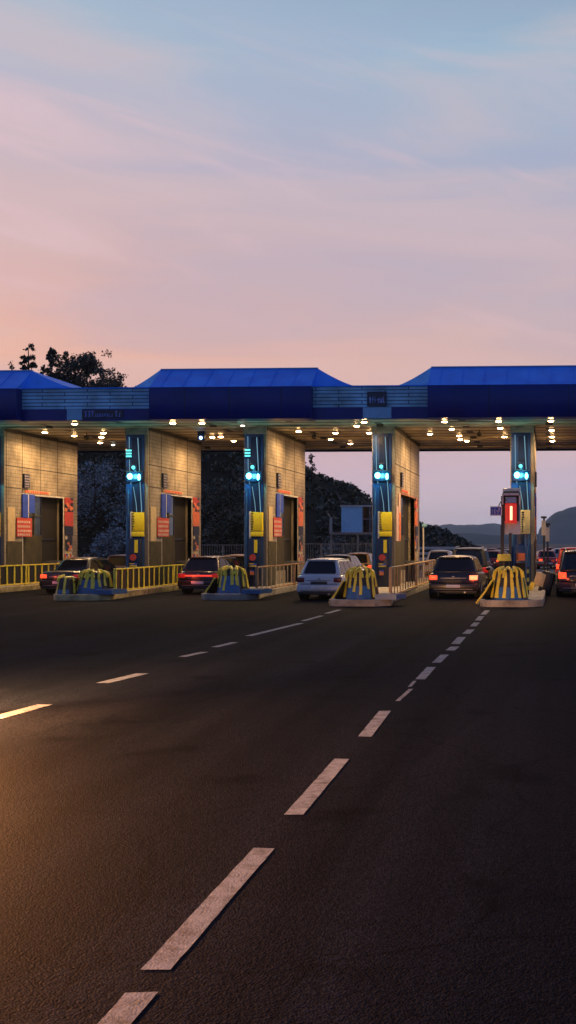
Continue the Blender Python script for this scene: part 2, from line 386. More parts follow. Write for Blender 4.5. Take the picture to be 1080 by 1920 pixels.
# far mountains
def ridge(name, pts, Y, depth, seed):
    b = MB(); rows = []
    ux = np.linspace(pts[0][0], pts[-1][0], 70)
    for j, f in enumerate((0, .35, .7, 1, .8, .3, 0)):
        row = []
        for u in ux:
            v = np.interp(u, [p[0] for p in pts], [p[1] for p in pts])
            h = (HC + (CY - v) * Y / F) * f
            w = on_y(u, CY, Y)
            n = mnoise.noise(Vector((u * .03, j * .8, seed))) * h * .12 + mnoise.noise(Vector((u * .12, j * 2, seed))) * h * .05
            row.append(b.bm.verts.new((w.x * (1 + (j - 3) * depth / Y), Y + (j - 3) * depth, max(-1, h + n * (f > 0)) - (2 if f == 0 else 0))))
        rows.append(row)
    for a, c in zip(rows, rows[1:]):
        for i in range(len(a) - 1): b.bm.faces.new((a[i], a[i + 1], c[i + 1], c[i]))
    return struct(b.build(name, MOUNT, ang=180))
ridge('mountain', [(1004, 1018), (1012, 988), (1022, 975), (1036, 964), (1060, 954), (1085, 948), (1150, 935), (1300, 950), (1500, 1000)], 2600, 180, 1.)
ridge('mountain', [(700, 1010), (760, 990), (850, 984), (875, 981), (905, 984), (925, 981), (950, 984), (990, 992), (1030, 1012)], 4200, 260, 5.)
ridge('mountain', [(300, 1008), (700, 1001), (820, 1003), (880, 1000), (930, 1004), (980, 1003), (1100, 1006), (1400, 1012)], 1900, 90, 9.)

# ------------------------------------------------------------------ road markings
def dash(p0, p1, w):
    a, b = on_ground(*p0), on_ground(*p1)
    d = (b - a).normalized(); s = Vector((d.y, -d.x, 0)) * w / 2
    n = max(3, int((b - a).length / .12)); m = MB(); L_ = []; R_ = []
    for i in range(n + 1):
        c = a.lerp(b, i / n); j = .0025
        L_.append(m.bm.verts.new((c.x - s.x + random.uniform(-j, j), c.y - s.y + (random.uniform(-.02, .02) if i in (0, n) else 0), -.0035)))
        R_.append(m.bm.verts.new((c.x + s.x + random.uniform(-j, j), c.y + s.y + (random.uniform(-.02, .02) if i in (0, n) else 0), -.0035)))
    for i in range(n): m.bm.faces.new((L_[i], R_[i], R_[i + 1], L_[i + 1]))
    o = struct(m.build('lane_marking', MARK)); return o
for a, b, w in (((190, 1945), (268, 1857), .145), ((293, 1815), (494, 1590), .145), ((550, 1527), (641, 1422), .145), ((684, 1380), (722, 1332), .145),
                ((745, 1314), (771, 1291), .06), ((768, 1287), (778, 1276), .05), ((788, 1273), (809, 1250), .15), ((818, 1242), (834, 1227), .15), ((844, 1219), (853, 1212), .18),
                ((854, 1207), (866, 1194), .18), ((874, 1188), (883, 1180), .18), ((887, 1174), (894, 1167), .16), ((896, 1163), (903, 1155), .16), ((906, 1152), (914, 1144), .16),
                ((-70, 1362), (85, 1320), .2), ((192, 1280), (268, 1262), .2), ((341, 1231), (384, 1222), .16), ((402, 1213), (440, 1204), .16),
                ((466, 1192), (565, 1168), .17), ((568, 1164), (604, 1154), .15), ((612, 1150), (637, 1143), .16)):
    dash(a, b, w)

# ------------------------------------------------------------------ canopy
YF, YB, ZS = 43.0, 57.5, 7.1
can = thing('toll_canopy', 'long navy and blue canopy roof spanning all the toll booths', 'canopy', (0, YF, 0))
def loc(p): return (p[0], p[1] - YF, p[2])
xl, xr = X(-420, YF), X(1330, YF)
segs = [(X(-330, YF), X(41, YF)), (X(287, YF), X(587, YF)), (X(804, YF), xr)]
slopes = [(1.0, X(145, YF) - X(41, YF)), (X(287, YF) - X(236, YF), X(672, YF) - X(587, YF)), (X(804, YF) - X(735, YF), 1.2)]
zn, zt, zl = 8.38, Z(692, 44), Z(729, 43.4)
m = MB(); m.bx(xl, xr, 0, YB - YF, ZS, ZS + .12); m.build('soffit', SOFF, can)
for i, ((a, b), (sl, sr)) in enumerate(zip(segs, slopes)):
    # navy fascia box, standing proud of the low sections, lower edge folded under
    prof = [(-.38, ZS - .02), (-.45, ZS + .1), (-.45, zn - .06), (-.42, zn), (.5, zn), (.5, ZS - .02)]
    MB().prism([(a, y, z) for y, z in prof], (b - a, 0, 0)).build('raised_fascia', NAVY, can)
    # sloping blue roof edge
    MB().prism([(a + .0, y, z) for y, z in [(-.40, zn + .003), (.9, zt), (YB - YF - 1, zt), (YB - YF - .2, zn + .003)]], (b - a, 0, 0)).build('raised_roof', BLUE, can)
    for (x0, dx, xe) in ((a, -1, sl), (b, 1, sr)):
        P0 = [(x0, .02, zl + .02), (x0, .88, zt - .004), (x0, YB - YF - 1, zt - .004), (x0, YB - YF - .3, zl + .02)]
        # concave sweep down to the low roof
        rings = []
        for k in range(9):
            f = k / 8; q = (1 - f) ** 1.35
            x = x0 + dx * xe * f
            zz = zl + .03 + (zt - .004 - zl - .03) * q
            rings.append([(x, .05 + .25 * f, zl + .01), (x, .05 + .25 * f + .8 * q, zz), (x, YB - YF - 1, zz), (x, YB - YF - .3, zl + .01)])
        MB().loft(rings).build('roof_slope', PBLUE if dx < 0 else BLUE, can)
    MB().prism([(a, y, z) for y, z in [(.86, zt - .01), (.86, zt + .035), (1.0, zt + .035), (1.0, zt + .002), (.9, zt + .002)]], (b - a, 0, 0)).build('rim_highlight_strip', STEELB, can)  # pale strip added to draw a bright rim highlight along the roof edge
    for k in range(int((b - a) / .9)):
        x = a + .45 + k * .9
        MB().prism([(x, y, z) for y, z in [(-.40, zn + .004), (.88, zt), (.88, zt + .02), (-.40, zn + .024)]], (.03, 0, 0)).build('roof_seam', BLUE, can)
    for f in (.22, .5, .82):
        x = a + (b - a) * f
        MB().bx(x - .015, x + .015, -.455, -.4495, ZS + .1, zn - .06).build('panel_joint', BLK, can)
# low sections
ends = [(segs[0][1], segs[1][0]), (segs[1][1], segs[2][0])]
for i, (a, b) in enumerate(ends):
    MB().bx(a - .02, b + .02, 0.003, .3, ZS + .47, zl).build('louvre_fascia', LOUV, can)
    MB().bx(a - .02, b + .02, -.03, .3, ZS - .01, ZS + .467).build('low_fascia', NAVY, can)
    MB().bx(a - .02, b + .02, -.05, .32, zl, zl + .05).build('gutter', BLUE, can)
MB().bx(xl, xr, .33, YB - YF - .35, ZS + .13, zl - .02).build('roof_deck', NAVY, can)
MB().bx(xl, xr, YB - YF, YB - YF + .2, ZS - .08, zl).build('rear_fascia', NAVY, can)
# pale panels and dark sign boxes on the low sections
def glyphs(m, x0, x1, z0, z1, y, n, seed, t=.006):
    r = random.Random(seed); w = (x1 - x0) / n
    for k in range(n):
        a = x0 + k * w + .12 * w; b = x0 + (k + 1) * w - .14 * w; h = z1 - z0; sw = w * .17
        for q in range(r.choice((2, 3))):
            xx = r.uniform(a, b - sw); zb = z0 + r.choice((0, 0, .3)) * h; m.bx(xx, xx + sw, y - t, y, zb, z1 - r.choice((0, .2, .35)) * h)
        if r.random() < .8:
            zz = z0 + r.choice((.05, .45, .82)) * h; m.bx(a, b, y - t * 1.6, y - t * .2, zz, zz + .13 * h)
    return m
x0, x1 = X(681, YF), X(734, YF); MB().bx(x0, x1, -.075, -.031, ZS + .01, ZS + .45).build('pale_panel', STEELB, can)
x0, x1 = X(127, YF), X(155, YF); MB().bx(x0, x1, -.075, -.031, ZS + .01, ZS + .45).build('pale_panel', STEELB, can)
x0, x1 = X(689, YF), X(725, YF); zc0, zc1 = Z(763, YF), Z(736, YF)
sg = MB().bx(x0, x1, -.10, .002, zc0, zc1).build('sign_box', PIERB2, can)
glyphs(MB(), x0 + .07, x1 - .05, zc0 + .13, zc1 - .2, -.101, 6, 11).build('lettering', mat('pale blue lettering', (.25, .40, .85), .5), sg)
x0, x1 = X(156, YF), X(232, YF); zc0, zc1 = Z(782, YF), Z(767, YF)
sg = MB().bx(x0, x1, -.07, -.031, zc0, zc1).build('sign_box', PIERB2, can)
g = glyphs(MB(), x0 + .05, x0 + .5, zc0 + .04, zc1 - .03, -.071, 3, 3)
glyphs(g, x0 + .5, x1 - .42, zc0 + .05, zc0 + .2, -.071, 8, 5); glyphs(g, x1 - .34, x1 - .1, zc0 + .04, zc1 - .03, -.071, 2, 9)
g.build('lettering', SIGNB, sg)
# cable tray beams under the soffit
for y in (2.1, 7.6, 12.4): MB().bx(xl, xr, y, y + .16, ZS - .07, ZS - .003).build('cable_tray', SOFF, can)

# soffit lamps ------------------------------------------------------
def make_lamp(lens, r=.12):
    t = thing('soffit_lamp', '', 'lamp')
    MB().cyl((0, 0, -.06), (0, 0, 0), r * 1.12, n=18).build('lamp_rim', STEEL, t)
    b = MB(); b.ell((0, 0, -.055), (r, r, .045), 16); b.build('lamp_lens', lens, t)
    return t
lamp0 = make_lamp(LAMPM); lampW = make_lamp(LAMPW, .09)
bays = {0: ("over the plum hatchback's lane", [(120, 791), (84, 812), (139, 818), (194, 813), (190, 821), (188, 831)]),
        1: ("over the maroon hatchback's lane", [(318, 793), (377, 794), (398, 821), (414, 820), (438, 828)]),
        2: ("over the pale silver hatchback's lane", [(560, 810), (629, 813), (620, 825), (657, 833), (676, 788.5), (669, 800), (692, 813)]),
        3: ("over the lit dark hatchback's lane", [(832, 790), (806, 815), (847, 806), (861, 818), (863, 825), (875, 828), (934, 789), (938, 804), (946, 820)]),
        4: ('past the rightmost column', [(1033, 788), (1034, 808), (1035, 820), (1036, 828)])}
ordn = 'first second third fourth fifth sixth seventh eighth ninth'.split()
first = True
for k, (nm, pts) in bays.items():
    for i, (u, v) in enumerate(sorted(pts)):
        p = on_ground(u, v, ZS - .09); y = max(p.y, YF + .7)
        o = lamp0 if first else copy_tree(lamp0); first = False
        o.location = (p.x, y, ZS - .003)
        tag(o, f'{ordn[i]} warm soffit lamp from the left {nm}', 'lamp', 'warm lamps in the canopy soffit')
LAMPS = [o for o in bpy.data.objects if o.name.startswith('soffit_lamp') and o.get('group')]
for i, (u, v, s, lab) in enumerate(((212, 835, lampW, 'small white round lamp at the rear of the soffit beside the second booth'),
                                    (455, 799, None, 'small white round lamp at the front of the soffit beside the third column'))):
    o = lampW if i == 0 else copy_tree(lampW); p = on_ground(u, v, ZS - .09); o.location = (p.x, max(p.y, YF + .6), ZS - .003)
    tag(o, lab, 'lamp', 'small white soffit lamps')
# cameras / dark fittings hanging from soffit
for u, v, lab in ((57, 824, 'small dark camera hanging in front of the leftmost tiled wall'), (589, 817, 'small dark camera hanging from the soffit over the pale hatchback'),
                  (899, 812, 'small dark camera hanging from the soffit over the dark hatchback'), (162, 818, 'tiny dark fitting on the soffit between two warm lamps over the leftmost lane')):
    p = on_ground(u, v, ZS - .15); t = thing('soffit_camera', lab, 'camera', (p.x, p.y, ZS - .003), 0, 'cameras under the canopy')
    MB().cyl((0, 0, -.12), (0, 0, 0), .025).build('bracket', BLK, t)
    MB().ell((0, 0, -.2), (.12, .16, .11)).build('housing', BLK, t)
p = on_ground(378, 817, ZS - .2); t = thing('hanging_signal', 'small bluish lit box hanging from the soffit by the second booth wall', 'signal', (p.x, p.y, ZS - .003))
MB().bx(-.16, .16, -.1, .1, -.42, 0).build('housing', PIERB, t); MB().ell((0, -.11, -.3), (.08, .03, .08)).build('lens', LAMPB, t)

# ------------------------------------------------------------------ islands, booths
YP = 45.5
PX = [X(u, YP) for u in (-12, 257, 479, 719, 979)]     # pier centres
NU = [(-130, 1125), (160, 1118), (432, 1118), (674, 1124), (953, 1124)]
NY = [40.0, 38.2, 38.9, 35.3, 35.2]
NX = [X(u[0], y) for u, y in zip(NU, NY)]
ISL = ['leftmost', 'second', 'third', 'fourth', 'rightmost']
DEP = [7.2, 7.0, 7.2, 8.6, 8.0]
for i, (xc, nxc, nyc, dep) in enumerate(zip(PX, NX, NY, DEP)):
    xL, xR = xc - .62, xc + 1.62
    if i == 4: xL, xR = xc - .75, xc + .95
    nl, nr = nxc - .85, nxc + .85
    # island slab with kerb
    pts = [(nl + .25, nyc - .95), (nr - .2, nyc - .95), (nr + .25, nyc - .55), (max(xR, nr), nyc + 1.6 if i < 4 else nyc + 3), (xR, YP + dep + 3), (xL, YP + dep + 3), (xL, YP - .6), (nl, nyc + 1.2), (nl, nyc - .6)]
    isl = struct(MB().prism([(x, y, -.1) for x, y in pts], (0, 0, .28)).build('traffic_island', CONC))
    b = MB()
    for (a, c) in zip(pts, pts[1:] + pts[:1]):
        a, c = Vector((*a, 0)), Vector((*c, 0)); d = c - a; L_ = d.length
        rot = Matrix.Rotation(math.atan2(d.y, d.x), 3, 'Z')
        nrm = Vector((-d.y, d.x, 0)).normalized(); mid = (a + c) / 2 + nrm * .02
        b.box((mid.x, mid.y, .09), (L_ + .04, .14, .24), rot, .02)
    struct(b.build('kerb', KERB if i < 2 else CONC))

    # booth pier
    bt = thing('toll_booth', {0: 'tiled toll booth wall at the photo edge with red poster and blue banner', 1: 'tiled toll booth between the plum car and the dark car with red strip',
        2: 'tiled toll booth next to the pale hatchback, third from the photo edge', 3: 'tiled toll booth beside the raised blue cabin, with long pinkish boards',
        4: 'narrow edge-on toll booth behind the red lit signal'}[i], 'toll booth', (xc, YP, .18), 0, 'toll booths under the canopy')
    H = ZS - .183
    oy0, oy1, oz = 1.6, 5.6 if i != 3 else 6.6, 4.05
    b = MB()
    b.bx(-.5, .5, .02, oy0, 0, H); b.bx(-.5, .5, oy0, oy1, oz, H); b.bx(-.5, .5, oy1, dep, 0, H); b.bx(-.5, -.15, oy0, oy1, 0, oz)
    b.build('wall', TILE, bt, smooth=False)
    b = MB()
    for z in (5.28, 4.32):
        b.bx(.498, .512, .02, dep if z > 5 else oy0 - .2, z - .02, z + .02)
    for y in (.12, 1.55, 3.3, 5.0): b.bx(.498, .508, y - .012, y + .012, oz if oy0 < y < oy1 else 0, H - .1)
    b.bx(.498, .53, .02, dep, H - .16, H - .02)
    b.build('panel_seam', mat('dark joint', (.03, .022, .015), .7), bt)
    b = MB(); b.bx(.30, .515, oy0 - .07, oy0, 0, oz + .07); b.bx(.30, .515, oy1, oy1 + .07, 0, oz + .07); b.bx(.30, .515, oy0, oy1, oz, oz + .07); b.build('frame', WHT if i < 3 else mat('rust frame', (.35, .13, .05), .5), bt)
    ym = oy0 + (oy1 - oy0) * .56
    w = MB().bx(.18, .22, oy0, ym, 2.2, oz).build('window', BOOG, bt)
    b = MB()
    for q in (.35, .7): b.bx(.22, .27, oy0 + (ym - oy0) * q - .03, oy0 + (ym - oy0) * q + .03, 2.2, oz)
    b.bx(.22, .27, oy0, ym, 3.1, 3.16); b.bx(.22, .28, oy0, ym, 2.17, 2.23); b.build('frame', OLIVE, w)
    MB().bx(.17, .3, oy0, ym, .6, 2.168).build('lower_panel', OLIVE, bt)
    MB().bx(.17, .36, oy0, ym, 0, .595).build('plinth', CONC, bt)
    dr = MB().bx(.16, .2, ym + .004, oy1, 0, oz).build('door', BROWN, bt)
    b = MB(); b.bx(.2, .23, ym + .05, oy1 - .06, 2.0, 2.08); b.bx(.2, .24, ym + .04, ym + .12, 0, oz); b.build('frame', BLK, dr)
    b = MB().bx(-.2, .9, oy1 - 1.4, oy1 - .2, .9, 1.0).build('counter', STEEL, bt)
    # posters on the lane side
    b = MB().bx(.514, .535, .22, .85, 1.95, 3.45).build('narrow_board', BEIG if i != 3 else PINK, bt)
    if i == 3:
        MB().bx(.514, .54, .95, 1.45, 1.95, 4.05).build('narrow_board', PINK, bt); MB().bx(.54, .556, 1.0, 1.4, 2.0, 3.2).build('poster', ORNG, bt)
    else:
        ps = MB().bx(.53, .56, .95, 2.35, 2.15, 3.0).build('poster', REDP, bt)
        g = MB(); r_ = random.Random(i)
        for zz in (2.82, 2.62, 2.42, 2.25):
            y = 1.02
            while y < 2.2:
                w_ = r_.uniform(.05, .16); g.bx(.561, .568, y, y + w_, zz - .055, zz + .045); y += w_ + .06
        g.build('lettering', mat('poster lettering', (.6, .48, .38), .5), ps)
        MB().bx(.53, .58, 1.45, 1.95, 3.02, 4.08).build('banner', BANB, bt); MB().bx(.53, .575, 2.05, 2.6, 3.25, 4.08).build('banner', BANB, bt)
        MB().bx(.53, .57, 1.96, 2.04, 3.02, 4.08).build('banner', WHT, bt)
    MB().bx(.514, .527, .16, 1.52, .0, 1.93).build('lower_panel', OLIVE, bt)
    hp = MB().bx(.514, .54, 1.7, 4.2, oz + .09, oz + .24).build('header_strip', BEIG, bt)
    g = MB(); r_ = random.Random(40 + i); y = 1.75
    while y < 4.0:
        w_ = r_.uniform(.06, .16); g.bx(.541, .549, y, y + w_, oz + .11, oz + .22); y += w_ + .07
    g.build('lettering', REDP, hp)
    vp = MB().bx(.514, .60, 1.55, 2.05, 4.36, 5.0).build('notice_plate', INK, bt)
    g = MB()
    r_ = random.Random(70 + i)
    for zz in (4.9, 4.78, 4.66, 4.54, 4.43):
        y = 1.6
        while y < 1.95: w_ = r_.uniform(.04, .1); g.bx(.601, .606, y, y + w_, zz - .03, zz + .03); y += w_ + .04
    g.build('lettering', mat('plate lettering', (.35, .32, .4), .5), vp)
    y0 = oy1 + .15
    MB().bx(.514, .54, y0, y0 + .9, 2.7, 3.4).build('poster', ORNG if i else REDP, bt); MB().bx(.514, .54, y0, y0 + .9, 3.42, 4.1).build('poster', BUSY1, bt)
    MB().bx(.514, .54, y0, y0 + .9, 2.25, 2.68).build('poster', INK, bt)
    MB().bx(.514, .54, y0 + .08, y0 + .8, 1.5, 2.2).build('poster', BUSY2, bt); MB().bx(.514, .54, y0, y0 + .9, .9, 1.45).build('poster', BUSY3, bt)

    # front cladding
    b = MB(); b.bx(-.46, .36, -.10, .018, 0, H - .35); b.build('front_cladding', PIERB, bt)
    b = MB(); b.bx(-.16, .22, -.15, -.102, 1.9, H - .5); b.build('front_channel', PIERB2, bt)
    b = MB(); b.bx(.362, .5, -.06, .018, 0, H - .35); b.build('corner_strip', mat('corner trim', (.20, .17, .12), .5, dirt=.3), bt)
    b = MB(); b.bx(-.5, .5, -.12, .018, H - .345, H); b.build('capital', CONC, bt)
    b = MB()
    b.tube([(-.30, -.125, H - .45), (-.28, -.125, 4.9), (-.22, -.125, 4.4)], .014, 6)
    b.tube([(.10, -.17, H - .5), (.16, -.17, 5.3), (.20, -.17, 4.5), (.27, -.17, 3.2)], .016, 6)
    b.tube([(-.1, -.165, 4.3), (.02, -.165, 3.6), (.05, -.165, 3.2)], .012, 6)
    b.build('light_strip', STRIP, bt)
    b = MB()
    for (dx, z0, z1) in ((-.4, 0, 3.0), (-.34, 0, 4.2), (.30, 0, 2.2)): b.tube([(dx, -.13, z0), (dx, -.13, z1)], .03, 8)
    b.build('conduit', CBLU, bt)

    # lane signal
    sg = thing('lane_signal', f'glowing cyan lane signal cluster on the {["leftmost column, cut by the photo edge", "column beside the plum car", "column beside the maroon hatchback", "column beside the raised blue cabin", "column above the red lit signal"][i]}', 'signal', (xc - .05, YP - .16, 4.95), 0, 'cyan lane signals on the columns')
    MB().bx(-.36, .40, -.1, .05, -.26, .22, .03).build('housing', PIERB2, sg)
    MB().ell((-.16, -.11, -.02), (.125, .05, .135), 18).build('lens', CYAN, sg)
    MB().ell((.24, -.11, -.06), (.07, .05, .14), 16).build('lens', CYAN, sg)
    MB().bx(-.14, .14, -.1, .05, .222, .52, .03).build('upper_housing', PIERB2, sg)
    MB().ell((-.01, -.10, .36), (.085, .05, .085), 14).build('lens', CYAN2, sg)
    for sx in (-.16, .24):
        MB().bx(sx - .16, sx + .14, -.28, -.1, .17, .19).build('visor', BLK, sg)
    add_light('signal_glow', 'POINT', (0, -.40, -.02), 55, (.1, .9, 1), sg, shadow_soft_size=.12)
    if i in (1, 2):
        s2 = thing('status_indicator', f'stack of pale cyan bars high on the {"column beside the plum car" if i == 1 else "column beside the maroon hatchback"}', 'signal', (xc - .3, YP - .16, 5.72), 0, 'bar indicators above the signals')
        MB().bx(-.17, .17, 0, .1, -.05, .42, .02).build('housing', PIERB2, s2)
        for z in (.05, .17, .30): MB().bx(-.12, .12, -.02, -.002, z, z + .07).build('bar', CYAN2, s2)
    # yellow notice box and fittings
    if i < 4:
        yb = thing('notice_box', f'tall yellow notice box with dark writing on the {["leftmost column", "column beside the plum car", "column beside the maroon hatchback", "column beside the raised blue cabin"][i]}', 'notice', (xc + .12, YP - .15, 2.35), 0, 'yellow notice boxes on the columns')
        MB().bx(-.26, .27, -.14, 0, .22, 1.02, .015).build('panel', YEL2, yb)
        MB().bx(-.26, .27, -.15, 0, -.02, .19, .015).build('lower_panel', YEL2, yb)
        MB().bx(-.32, -.262, -.12, 0, -.1, 1.05).build('side_strip', WHT, yb)
        g = MB(); r_ = random.Random(90 + i)
        for k in range(11):
            z = .26 + k * .07; w_ = r_.uniform(.06, .14); g.bx(-.25, -.25 + w_, -.146, -.139, z, z + .038)
        g.build('lettering', INK, yb)
        ctl = thing('card_machine', f'dark ticket machine with red dial below the {["leftmost column", "column beside the plum car", "column beside the maroon hatchback", "column beside the raised blue cabin"][i]}', 'machine', (xc + .06, YP - .32, .18), 0, 'ticket machines at the columns')
        MB().bx(-.26, .26, -.16, .16, 0, 2.05, .03).build('body', PIERB2, ctl)
        MB().bx(.02, .16, -.19, -.162, 1.45, 2.0).build('yellow_label', YEL2, ctl)
        MB().cyl((-.04, -.2, 1.25), (-.04, -.162, 1.25), .14, n=18).build('dial', REDP, ctl)
        MB().bx(-.2, .12, -.19, -.162, .85, 1.0).build('slot_plate', BUSY3, ctl); MB().bx(-.16, .02, -.185, -.162, .5, .72).build('screen', BUSY2, ctl)

# ------------------------------------------------------------------ crash cushions
def make_cushion(label, loc_, w=1.45, h=1.02, blue=.42, rz=0., ribs=8, seed=0):
    r_ = random.Random(seed)
    t = thing('crash_cushion', label, 'barrier', loc_, rz, 'striped crash cushions at the island noses')
    def surf(phi, s, k=1.0):     # phi -90..90 around front, s 0 bottom..1 top centre
        if s < .62: rr = 1 - .26 * (s / .62); z = h * .84 * (s / .62)
        else:
            a = (s - .62) / .38 * math.pi / 2; rr = .74 * math.cos(a) ** .8; z = h * (.84 + .16 * math.sin(a))
        x = math.sin(phi) * rr * w / 2 * k; y = -math.cos(phi) * rr * .72 * k + .35
        return Vector((x, y, z * (1 + (k - 1) * .8)))
    b = MB(); rows = []
    for i in range(15):
        s = i / 14 * .995
        row = [b.bm.verts.new(surf(R(-100 + 200 * j / 20), s)) for j in range(21)]; rows.append(row)
    for a, c in zip(rows, rows[1:]):
        for j in range(20): b.bm.faces.new((a[j], a[j + 1], c[j + 1], c[j]))
    b.bm.faces.new([r0[0] for r0 in rows] + [r0[-1] for r0 in rows][::-1])
    b.build('shell', [BLK], t, 60)
    b = MB(); rows = []
    for i in range(7):
        s = i / 6 * blue
        rows.append([b.bm.verts.new(surf(R(-42 + 84 * j / 20), s, 1.02)) for j in range(21)])
    for a, c in zip(rows, rows[1:]):
        for j in range(20): b.bm.faces.new((a[j], a[j + 1], c[j + 1], c[j]))
    b.build('skirt', CBLU, t, 60)
    for k in range(ribs):
        c = -90 + 180 * (k + .5) / ribs + r_.uniform(-3, 3); hw = 4.6 + r_.uniform(-1, 1.4)
        b = MB(); rows = []
        s0 = r_.uniform(.04, .3) if blue > .3 else .05
        for i in range(12):
            s = s0 + (.87 - s0) * i / 11; tw = hw * (1.25 - .45 * s) * (1 + .12 * math.sin(i * .9 + k))
            off = 1.6 * math.sin(i * .5 + k * 1.7)
            o_, n_ = [], []
            for j in range(4):
                ph = R(c + off - tw + 2 * tw * j / 3); o_.append(surf(ph, s, 1.045))
            for j in range(3, -1, -1):
                ph = R(c + off - tw + 2 * tw * j / 3); o_.append(surf(ph, s, 1.0))
            rows.append(o_)
        b.loft(rows).build('stripe', YEL, t, 50)
        b = MB()                               # short cross piece between two stripes
        sv = r_.uniform(.45, .8); rows = []
        for q in range(4):
            ph = c + 4 + q * (180 / ribs - 7) / 3; s1 = sv + .03 * q
            rows.append([surf(R(ph), s1, 1.0), surf(R(ph), s1, 1.05), surf(R(ph), s1 + .1, 1.05), surf(R(ph), s1 + .1, 1.0)])
        if k % 2 == seed % 2: b.loft(rows).build('cross_piece', YEL, t, 50)
    for q in range(3 if ribs > 5 else 1):       # bent yellow loops over the top
        a0 = R(-48 + 48 * q); b = MB(); pts = []
        for j in range(9):
            f = j / 8; ph = a0 + R(-17 + 34 * f); sv = .50 + .42 * math.sin(math.pi * f); pts.append(surf(ph, sv, 1.07))
        b.tube(pts, .04, 7); b.build('loop', YEL, t)
    if ribs > 5:
        MB().prism([(-w * .47, .1, -.02), (-w * .80, -.05, -.15), (-w * .74, -.12, -.15), (-w * .40, -.25, .55 * h), (-w * .40, .1, .6 * h)], (0, .06, 0)).build('side_wing', BLK, t)
        MB().tube([(-w * .80, -.09, -.12), (-w * .56, -.16, .28 * h), (-w * .40, -.2, .62 * h)], .032, 7).build('wing_edge', YEL, t)
    MB().cyl((0, .35 - .1, -.17), (0, .35 - .1, .04), w * .47, n=28).build('base_plate', CONC if seed % 2 else CBLU, t)
    return t
CU = ['low yellow striped crash cushion in front of the dark saloon with orange lamp',
      'yellow and black striped crash cushion with blue skirt beside the dark car with red strip',
      'bulging yellow striped crash cushion right of the pale hatchback',
      'yellow striped crash cushion below the red lit signal']
for k, i in enumerate((1, 2, 3, 4)):
    make_cushion(CU[k], (NX[i] + (.25 if i == 1 else 0), NY[i], .18), w=(1.4, 1.3, 1.25, 1.32)[k], h=(.84, .95, 1.0, 1.02)[k], blue=(.45, .5, .33, .3)[k], seed=k + 3)
make_cushion('smaller low striped cushion leaning against the one by the dark car with the orange lamp', (NX[1] - .62, NY[1] - .35, .18), w=.75, h=.66, blue=.2, ribs=4, seed=12)
for k, i in enumerate((1, 2, 3)):      # blue kerb wedges
    o = thing('kerb_marker', ['blue wedge marker on the kerb by the low striped cushion', 'blue wedge marker on the kerb between the striped cushion and the pale hatchback', 'blue wedge marker at the start of the brown railing beside the bulging cushion'][k], 'marker', (NX[i] + 1.12, NY[i] - .45, .19), R(-14), 'blue kerb markers')
    MB().prism([(-.35, -.5, .02), (.35, -.38, .02), (.35, .5, .02), (-.35, .5, .02)], (0, 0, .16)).build('body', CBLU, o)
    MB().bx(-.3, .3, -.2, .4, .181, .2).build('top_plate', PIERB, o)

# ------------------------------------------------------------------ railings
def railing(i, y0, y1, x0, x1, panel, m_bar, m_rail, pitch, bar, lab, h=.92):
    t = thing('railing', lab, 'railing', (x0, y0, .18), 0, 'railings along the toll islands')
    L_ = math.hypot(x1 - x0, y1 - y0); ang = math.atan2(-(x1 - x0), y1 - y0); t.rotation_euler = (0, 0, ang)
    MB().bx(-.04, .04, -.06, L_ + .06, h - .045, h + .01, .01).build('top_rail', m_rail, t)
    MB().bx(-.05, .05, -.06, L_ + .06, .08, .13, .01).build('bottom_rail', m_rail, t)
    if panel: MB().bx(-.045, -.01, -.03, L_ + .03, .13, h - .045).build('back_panel', BLK, t)
    n = int(L_ / pitch)
    for k in range(n + 1):
        y = k * pitch
        b = MB().bx(-.005, .02 if panel else .028, y - bar / 2, y + bar / 2, .13, h - .045)
        b.build('bar', m_bar, t)
    for y in (0, L_ * .5, L_):
        MB().bx(-.07, .03, y - .05, y + .05, 0, h, .01).build('post', m_rail, t)
railing(0, 38.8, 52, PX[0] + 1.5, PX[0] + 1.5, True, YEL, YEL, .62, .12, 'black railing with yellow bars at the photo edge, left of the dark saloon')
railing(1, NY[1] + .2, 52, NX[1] + 1.05, PX[1] + 1.5, True, YEL, YEL, .60, .12, 'black panel railing with yellow bars running up to the dark car with red strip')
railing(2, NY[2] + .2, 52, NX[2] + .95, PX[2] + 1.55, False, BEIG, RUST, .72, .05, 'open railing with cream bars ending behind the pale hatchback', .98)
railing(3, NY[3] + .4, 52, NX[3] + 1.0, PX[3] + 1.5, False, RUST, mat('tan rail', (.42, .26, .11), .5), .82, .05, 'open brown railing between the bulging cushion and the dark hatchback', 1.05)

# ------------------------------------------------------------------ right island fittings
p = on_y(959, 965, 43.2)
t = thing('stop_signal', 'red lit stop signal in a pale hooded housing on a dark post', 'signal', (p.x, 43.2, .55))
MB().bx(-.42, -.3, -.05, .02, 1.0, 3.4).bx(-.44, -.36, -.04, .04, -.36, 2.2).bx(-.1, .0, -.04, .04, -.36, 1.9).build('post', BLK, t)
MB().bx(-.36, .36, .10, .16, 1.85, 3.72, .01).build('back_board', WHT, t)
MB().bx(-.32, .30, -.08, .098, 2.38, 3.60, .03).build('housing', BLK, t)
MB().bx(-.36, .36, -.34, -.082, 3.42, 3.5).bx(-.36, -.32, -.34, -.082, 3.05, 3.5).bx(.32, .36, -.34, -.082, 3.05, 3.5).build('hood', WHT, t)
MB().bx(-.24, .20, -.11, -.082, 3.12, 3.36).build('upper_lens', STEELB, t)
MB().cyl((-.02, -.0, 2.3), (-.02, -.0, 3.1), .25, n=24).build('red_lens', REDL, t)
MB().bx(-.05, .05, -.33, -.293, 2.42, 2.98, .015).build('lit_tube', REDC, t)
